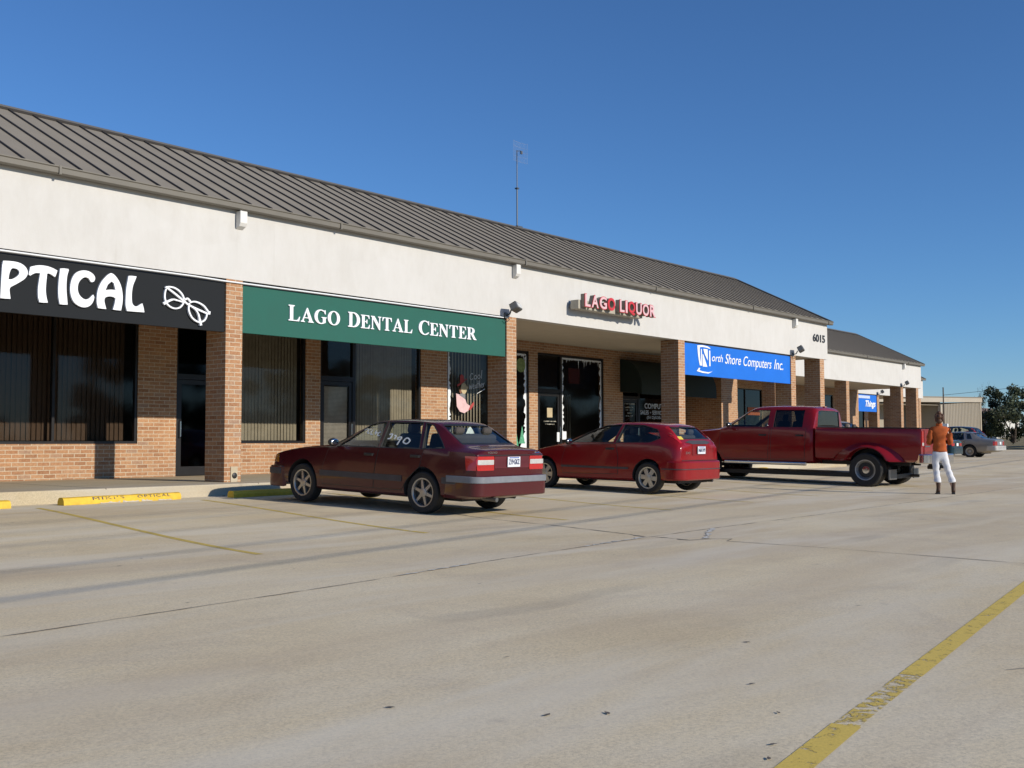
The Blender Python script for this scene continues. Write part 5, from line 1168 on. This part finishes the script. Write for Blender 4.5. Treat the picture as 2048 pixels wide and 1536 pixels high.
# ------------------------------------------------------------------ woman standing with her back to us
def skin_mesh(chains, level=2, root=None):
    """chains: lists of (x,y,z,r); equal points are shared"""
    pts = []; rad = []; edges = []; key = {}
    for ch in chains:
        prev = None
        for x, y, z, r_ in ch:
            k = (round(x,4), round(y,4), round(z,4))
            if k not in key: key[k] = len(pts); pts.append((x, y, z)); rad.append(r_)
            i = key[k]
            if prev is not None and prev != i: edges.append((prev, i))
            prev = i
    me = bpy.data.meshes.new('sk'); me.from_pydata(pts, edges, [])
    def f(o, ex):
        o.modifiers.new('skin', 'SKIN').use_smooth_shade = True
        for i, d in enumerate(o.data.skin_vertices[0].data):
            rr_ = rad[i]; d.radius = rr_ if isinstance(rr_, tuple) else (rr_, rr_); d.use_root = (i == (root or 0))
        s_ = o.modifiers.new('s', 'SUBSURF'); s_.levels = level; s_.render_levels = level
    bpy.context.view_layer.update()
    o = bpy.data.objects.new('tmp', me); COL.objects.link(o); o.modifiers.new('skin', 'SKIN')
    if not o.data.skin_vertices: 
        bpy.context.view_layer.objects.active = o
    for i, d in enumerate(o.data.skin_vertices[0].data):
        rr_ = rad[i]; d.radius = rr_ if isinstance(rr_, tuple) else (rr_, rr_); d.use_root = (i == (root or 0))
    s_ = o.modifiers.new('s', 'SUBSURF'); s_.levels = level; s_.render_levels = level
    bpy.context.view_layer.update(); out = bpy.data.meshes.new_from_object(o.evaluated_get(bpy.context.evaluated_depsgraph_get())); bpy.data.objects.remove(o)
    out.materials.clear(); out.polygons.foreach_set('use_smooth', [True]*len(out.polygons)); return out
SKIN = mat('skin', (.52,.30,.21), .55, 0, .05, 20); HAIR = mat('brown_hair', (.10,.045,.022), .6, 0, .4, 30); RUST = mat('rust_jacket', (.42,.085,.012), .85, 0, .12, 14, .25, 40); PANTS = mat('white_trousers', (.74,.74,.76), .85, 0, .04, 10, .15, 50); BOOT = mat('brown_boot', (.065,.030,.016), .5, 0, .2, 12)
wo = thing('person', (22.65,7.575,gz(7.575)), 'standing person seen from behind in rust orange jacket, white cropped trousers and brown boots', 'person', None, (0,0,R(24)))
# person's own frame: +x is where they face, y to their left
Rr, Ll = -1, 1
def arm(s_):
    sh = (-.003, s_*.140, 1.335); return [sh+(.026,), (-.035, s_*.193, 1.16, .028), (-.038, s_*.208, 1.055, .028), (.07, s_*.165, 1.075, .030), (.15, s_*.07, 1.12, .026), (.17, s_*.00, 1.13, .022)]
body = [[(0,0,.90,(.115,.085)), (0,0,1.0,(.105,.08)), (.0,0,1.16,(.115,.085)), (0,0,1.33,(.10,.075)), (-.005,0,1.41,(.045,.045)), (.0,0,1.47,(.045,.045)), (.01,0,1.545,(.072,.088)), (.012,0,1.60,(.065,.078)), (.01,0,1.63,(.045,.05))], [(.01,0,1.545,(.072,.088)), (.075,0,1.53,.018)]]
for s_ in (1, -1):
    body.append([(0,0,1.33,(.10,.075))]+arm(s_))
    k1, k2, k3 = (.075,.055,.035) if s_ > 0 else (.150,.215,.255)
    body.append([(0,0,.90,(.115,.085)), (0,s_*.085,.84,.085), (.01,s_*k1,.47,.055), (0,s_*k2,.25,.045), (-.01,s_*k3,.08,.035), (.05,s_*(k3+.005),.035,.03), (.13,s_*(k3+.01),.03,.025)])
link_mesh('body', skin_mesh(body), SKIN, wo)
# five-fingered hands folded across the front
for s_ in (1, -1):
    hc = []; px, py, pz = .17, s_*.0, 1.13
    hm = [[(px-.01, s_*.02, pz, .020), (px+.005, -s_*.035, pz+.005, .024), (px+.01, -s_*.06, pz+.008, .022)]]
    for k, l in enumerate((.060,.070,.066,.050)):
        zz = pz+.026-.017*k; hm.append([(px+.01, -s_*.06, pz+.008, .022), (px+.005, -s_*.085, zz, .009), (px-.01, -s_*(.085+l*.5), zz-.002, .008), (px-.035, -s_*(.085+l*.8), zz-.004, .007)])
    hm.append([(px-.01, s_*.02, pz, .020), (px+.012, -s_*.005, pz+.04, .010), (px+.006, -s_*.03, pz+.06, .008)])
    link_mesh('hand', skin_mesh(hm, 1), SKIN, wo)
# head details
b = MB().ball((-.012,0,1.585), .098, .083, .105, 10).ball((-.085,0,1.60), .045, .05, .05, 8).ball((-.03,0,1.685), .055, .05, .035, 8).ball((-.06,0,1.515), .055, .062, .06, 8)
for i in range(14):
    a = random.uniform(-1.3, 1.3); b.tube([(-.06,.06*math.sin(a),1.66),(-.095,.085*math.sin(a),1.60+.03*random.random()),(-.075-.02*random.random(),.08*math.sin(a),1.50)], [.016,.018,.008], 5)
b.build('hair', HAIR, wo, smooth=70)
for s_ in (1, -1): MB().ball((.012, s_*.078, 1.545), .018, .010, .028, 6).build('ear', SKIN, wo, smooth=70)
# jacket: torso and sleeves in one skin, hem flaring a little
jk = [[(-.004,0,.855,(.150,.125)), (0,0,.90,(.148,.122)), (-.005,0,.97,(.142,.115)), (-.012,0,1.08,(.138,.105)), (-.015,0,1.22,(.155,.112)), (-.008,0,1.335,(.125,.092)), (-.005,0,1.405,(.062,.060)), (-.005,0,1.43,(.058,.058))]]
for s_ in (1, -1): jk.append([(-.008,0,1.335,(.125,.092)), (-.005,s_*.150,1.335,.076), (-.037,s_*.197,1.16,.064), (-.04,s_*.212,1.05,.056), (.06,s_*.175,1.07,.049), (.14,s_*.085,1.115,.042)])
jm = skin_mesh(jk)
for v in jm.vertices:
    n_ = math.sin(v.co.z*44+v.co.y*23)*.008+math.sin(v.co.y*52+v.co.x*40)*.005; v.co.x += n_; v.co.y += n_*.6
link_mesh('jacket', jm, RUST, wo)
b = MB().lathe([(.060,1.40),(.066,1.44),(.060,1.465),(.052,1.44),(.05,1.40)], 20, 'z', (-.004,0,0)); b.build('collar', RUST, wo, smooth=60)
tk = [[(-.005,0,.93,(.128,.110)), (-.012,0,.83,(.135,.112))]]
for s_ in (1, -1):
    k1, k2, k3 = (.075,.062,.052) if s_ > 0 else (.150,.20,.232)
    tk.append([(-.012,0,.83,(.132,.110)), (-.008,s_*.085,.74,.092), (.005,s_*k1,.50,.068), (.0,s_*k2,.36,.068), (-.004,s_*k3,.262,.080), (-.004,s_*(k3+.004),.235,.082)])
tm = skin_mesh(tk)
for v in tm.vertices: v.co.x += math.sin(v.co.z*38+v.co.y*25)*.007; v.co.y += math.sin(v.co.z*52)*.003
link_mesh('trousers', tm, PANTS, wo)
for s_ in (1, -1):
    y = .042 if s_ > 0 else -.245
    bm_ = skin_mesh([[(-.004,y,.30,.052), (-.008,y,.16,.044), (-.012,y+s_*.002,.075,.040), (.05,y+s_*.006,.040,(.038,.036)), (.125,y+s_*.012,.034,(.036,.028)), (.165,y+s_*.014,.030,(.020,.020))], [(-.012,y+s_*.002,.075,.040), (-.035,y,.04,.032)]])
    bo_ = link_mesh('boot', bm_, BOOT, wo)
    MB().obox((.06,y+s_*.008,.008), (1,.08*s_,0), (-.08*s_,1,0), (0,0,1), .115, .036, .008).obox((-.04,y,.02), (1,0,0), (0,1,0), (0,0,1), .026, .028, .02).build('boot_sole', BLACK, bo_, bevel=.006)
# ------------------------------------------------------------------ background
FT = mat('tan_metal', (.44,.385,.30), .6, 0, .05, .5); FD = mat('tan_metal_ribs', (.34,.295,.225), .65, 0, .05, .5)
mb_ = thing('metal_building', (118,48,0), 'long tan ribbed metal building beyond the parking lot', 'building')

A_ = Vector((106.3,35.4)); U_ = Vector((.9993,-.037)); V_ = Vector((.037,.9993))
def mbp(u, v): p = A_+U_*u+V_*v; return (p.x, p.y)
def ztop(u): return 4.92+.047*max(u, -6)
b = MB()
def wquad(u0, v0, u1, v1, mi=1, drop=.42):
    p, q = mbp(u0, v0), mbp(u1, v1); b.add([(*p,-.45),(*q,-.45),(*q,ztop(u1)-drop),(*p,ztop(u0)-drop)], [(0,1,2,3)], mi)
n = 26; L = 10.8
for i in range(n):
    u = L*i/n; k = L/n; wquad(u, 0, u+k*.35, 0); wquad(u+k*.35, 0, u+k*.45, -.07); wquad(u+k*.45, -.07, u+k*.85, -.07); wquad(u+k*.85, -.07, u+k, 0)
wquad(L, 0, L, 14); wquad(0, 0, 0, 3.4, 1, .1); wquad(-22, 3.4, 0, 3.4, 1, .1); wquad(-22, 14, L, 14)
b.build('ribbed_wall', [FT, FD], mb_, world=True)
b = MB()
def beam(u0, u1, v0, v1, zf, h):
    vs = []
    for u, v in ((u0,v0),(u1,v0),(u1,v1),(u0,v1)): vs.append((*mbp(u, v), zf(u)-h))
    for u, v in ((u0,v0),(u1,v0),(u1,v1),(u0,v1)): vs.append((*mbp(u, v), zf(u)))
    b.add(vs, [(0,3,2,1),(4,5,6,7),(0,1,5,4),(1,2,6,5),(2,3,7,6),(3,0,4,7)])
beam(-22.2, L+.25, -.25, .12, ztop, .46); b.build('eave_trim', FT, mb_, world=True)
for u in (-.25, L-.02, -8): 
    b = MB(); beam(u, u+.3, -.14, .14, lambda q: ztop(q)-.462, ztop(u)); b.build('corner_post', FT, mb_, world=True)
b = MB(); beam(-22.4, L+.4, -.32, 14.3, lambda q: ztop(q)+.08, .075); b.build('roof', ROOF, mb_, world=True)
b = MB(); beam(-21.9, -.26, .13, 3.39, lambda q: ztop(q)-.47, .04); b.build('porch_ceiling', FD, mb_, world=True)
# pale house behind the trees
hs = thing('house', (142,42,1.2), 'small pale house with low roof glimpsed between the trees', 'house')
MB().box(-5,5,-3,3,0,2.5).build('wall', mat('pale_siding', (.66,.64,.58), .8), hs); MB().prism([(-3.4,2.45),(3.4,2.45),(0,3.9)], 'x', -5.4, 5.4).build('roof', mat('house_roof', (.22,.15,.12), .9), hs)
MB().box(-5.02,-5.0,-.5,.5,.1,2.1).box(-3.6,-2.4,-3.03,-3.0,.8,1.9).build('door', BRONZE, hs)

# utility pole and wires
WOOD = mat('pole_wood', (.10,.075,.055), .9, 0, .25, 3)

def pole(name, label, x, y, z0, z1, r_, arms=0, group=None):
    t = thing(name, (x, y, z0), label, 'pole', group); MB().tube([(0,0,-.3),(0,0,(z1-z0)*.5),(0,0,z1-z0)], [r_,r_*.85,r_*.7], 10).build('shaft', WOOD, t, smooth=60)
    if arms:
        b = MB(); 
        for k in range(arms): b.box(-.06,.06,-.8,.8,z1-z0-.35-k*.7,z1-z0-.23-k*.7)
        b.build('crossarm', WOOD, t)
    return t
pole('utility_pole', 'thin dark utility pole standing in front of the tan metal building', 90.15, 29.75, -.1, 5.36, .07)
t = thing('meter_box', (90.05, 29.6, 1.9), 'small white meter box fixed low on the thin utility pole', 'box'); MB().box(-.12,.12,-.2,.2,-.25,.45).build('casing', WHITE, t, bevel=.02)
pole('utility_pole', 'tall pole just outside the right edge holding the thin wire', 108, 6, -.3, 9.6, .14)
t = thing('power_line', (90.1,29.7,4.72), 'single thin wire rising from the far pole to the right edge', 'wire')
pts = []
for k in range(25):
    u = k/24; pts.append((17.9*u, -23.7*u, 4.6*u-1.15*4*u*(1-u)*.42))
MB().tube(pts, .016, 5).build('cable', BLACK, t)
pole('utility_pole', 'utility pole behind the camera carrying the wires that shade the lot, left one', -45, -12.4, -.3, 7.8, .15, 2)
pole('utility_pole', 'utility pole behind the camera carrying the wires that shade the lot, right one', 75, 4.4, -.3, 7.8, .15, 2)
for k, (dz, r_, nm) in enumerate(((0,.017,'lowest'),(.62,.014,'second lowest'),(1.37,.010,'middle'),(1.85,.008,'second highest'),(2.25,.010,'highest'))):
    t = thing('power_line', (-45-.82, -13.19-6.52+7.4, 5.0+dz), 'overhead wire casting a straight soft shadow on the lot, %s of five' % nm, 'wire', 'overhead wires along the road')
    MB().tube([(0,0,0),(120,17.4,0)], r_, 6).build('cable', BLACK, t)

# trees
BARK = mat('bark', (.085,.065,.050), .95, 0, .3, 4, .5, 12)
def leaf_mat(name, c):
    t = NT(name); n = t.noise(.35, 3); n2 = t.noise(9, 2)
    col = t.mix(t.ramp(n, [(.35, (0,0,0)), (.65, (1,1,1))]), tuple(x*.65 for x in c), tuple(min(1, x*1.45) for x in c)); col = t.mix(.35, col, t.ramp(n2, [(.3, tuple(x*.5 for x in c)), (.7, tuple(x*1.7 for x in c))]))
    t.set(Base_Color=col, Roughness=.75); return t.m
OAK = leaf_mat('oak_leaf', (.062,.078,.038)); CEDAR = leaf_mat('cedar_leaf', (.048,.064,.040))
def tree(name, label, loc, h, w, seed, leafm, nleaf=5200, leaf=.20, low=.12, group=None):
    rnd = random.Random(seed); t = thing(name, loc, label, 'tree', group); b = MB(); tips = []
    def limb(p, d, L, r_, lv):
        pts = [p]; rr_ = [r_]; q = p
        for i in range(4):
            d = (d+Vector((rnd.uniform(-.25,.25), rnd.uniform(-.25,.25), rnd.uniform(-.05,.2)))).normalized(); q = q+d*L/4; pts.append(q); rr_.append(r_*(1-.16*(i+1)))
        b.tube(pts, rr_, 6 if lv else 9, 0, True)
        if lv < 2:
            for k in range(5 if lv == 0 else 4):
                i = rnd.randint(2, 4); a = rnd.uniform(0, 2*PI); nd = Vector((math.cos(a), math.sin(a), rnd.uniform(.15,.8))).normalized(); limb(pts[i], (nd+d*.3).normalized(), L*rnd.uniform(.5,.8), rr_[i]*.6, lv+1)
        else: tips.append(pts[-1]); tips.append(pts[2])
    for k in range(3):
        a = 2*PI*k/3+rnd.uniform(0,1); limb(Vector((rnd.uniform(-.2,.2), rnd.uniform(-.2,.2), 0)), Vector((.35*math.cos(a), .35*math.sin(a), 1)).normalized(), h*.45, h*.025, 0)
    b.build('trunk', BARK, t, smooth=60)
    cl = []
    for i in range(34):
        a = rnd.uniform(0, 2*PI); u = rnd.random()**.5; z = h*(low+(1-low)*rnd.random()); e = math.sqrt(max(.05, 1-((z/h-.5)/.56)**2)); cl.append((Vector((u*w/2*e*math.cos(a), u*w/2*e*math.sin(a), z)), rnd.uniform(.10,.20)*w*.62))
    vs = []; fs = []
    for i in range(nleaf):
        c, r_ = cl[rnd.randrange(len(cl))]; p = Vector((rnd.gauss(0,1), rnd.gauss(0,1), rnd.gauss(0,.75))); p = c+p.normalized()*r_*rnd.random()**.4
        n_ = Vector((rnd.gauss(0,1), rnd.gauss(0,1), rnd.gauss(.5,1))).normalized(); a = n_.orthogonal().normalized(); a = (a+n_.cross(a)*rnd.uniform(-2,2)).normalized(); c2 = n_.cross(a); s_ = leaf*rnd.uniform(.5,1.2); k = len(vs)
        vs += [p-a*s_, p+c2*s_*.5, p+a*s_, p-c2*s_*.5]; fs.append((k, k+1, k+2, k+3))
    MB().add(vs, fs).build('crown', leafm, t)
    return t
def bare_tree(label, loc, h, seed):
    rnd = random.Random(seed); t = thing('bare_tree', loc, label, 'tree'); b = MB(); tw = MB()
    def limb(p, d, L, r_, lv):
        pts = [p]; rr_ = [r_]; q = p
        for i in range(4):
            d = (d+Vector((rnd.uniform(-.2,.2), rnd.uniform(-.2,.2), .12))).normalized(); q = q+d*L/4; pts.append(q); rr_.append(max(.006, r_*(1-.2*(i+1))))
        (b if lv == 0 else tw).tube(pts, rr_, 5 if lv else 8)
        if lv < 3:
            for k in range(6 if lv < 2 else 5):
                i = rnd.randint(1, 4); a = rnd.uniform(0, 2*PI); limb(pts[i], Vector((.6*math.cos(a), .6*math.sin(a), 1)).normalized(), L*rnd.uniform(.45,.7), rr_[i]*.55, lv+1)
    limb(Vector((0,0,0)), Vector((0,0,1)), h*.5, h*.018, 0); b.build('trunk', BARK, t, smooth=60); tw.build('twigs', BARK, t); return t

tree('oak_tree', 'dense dark green oak nearest the right edge beyond the grass', (121.5,33.0,.75), 5.6, 7.6, 3, OAK, 6500, .20)
tree('oak_tree', 'dark green oak standing just right of the tan metal building', (123.5,37.0,.75), 4.8, 5.0, 5, CEDAR, 3600, .18)
tree('cedar_tree', 'dark tree cut off by the right edge of the photo', (127,27.5,.95), 5.0, 7.5, 9, CEDAR, 4500, .20)
bare_tree('leafless grey tree rising behind the oaks', (131,38.6,1.1), 6.6, 12)
bare_tree('thin leafless tree behind the corner of the metal building', (136,41.5,1.1), 6.2, 15)
r0 = tree('street_tree', 'bushy tree across the road, seen only as a reflection in the shop glass', (62,-66,-.3), 10.5, 13, 21, OAK, 3600, .55, .03, 'trees across the road behind the camera')
for i, (x, y, s_, a) in enumerate(((30,-72,.5,1),(42,-70,.42,2),(50,-72,.36,1.5),(72,-70,1.0,3),(82,-66,.9,4),(93,-70,1.1,5),(104,-68,.95,6),(115,-70,1.05,2),(126,-66,1.0,3.3),(137,-70,.75,4.4),(150,-68,1.1,.6),(164,-70,1.1,5.2),(180,-68,1.2,1.2))):
    c = copy_tree(r0); c.location = (x, y, -.3); c.scale = (s_,s_,s_); c.rotation_euler = (0,0,a)
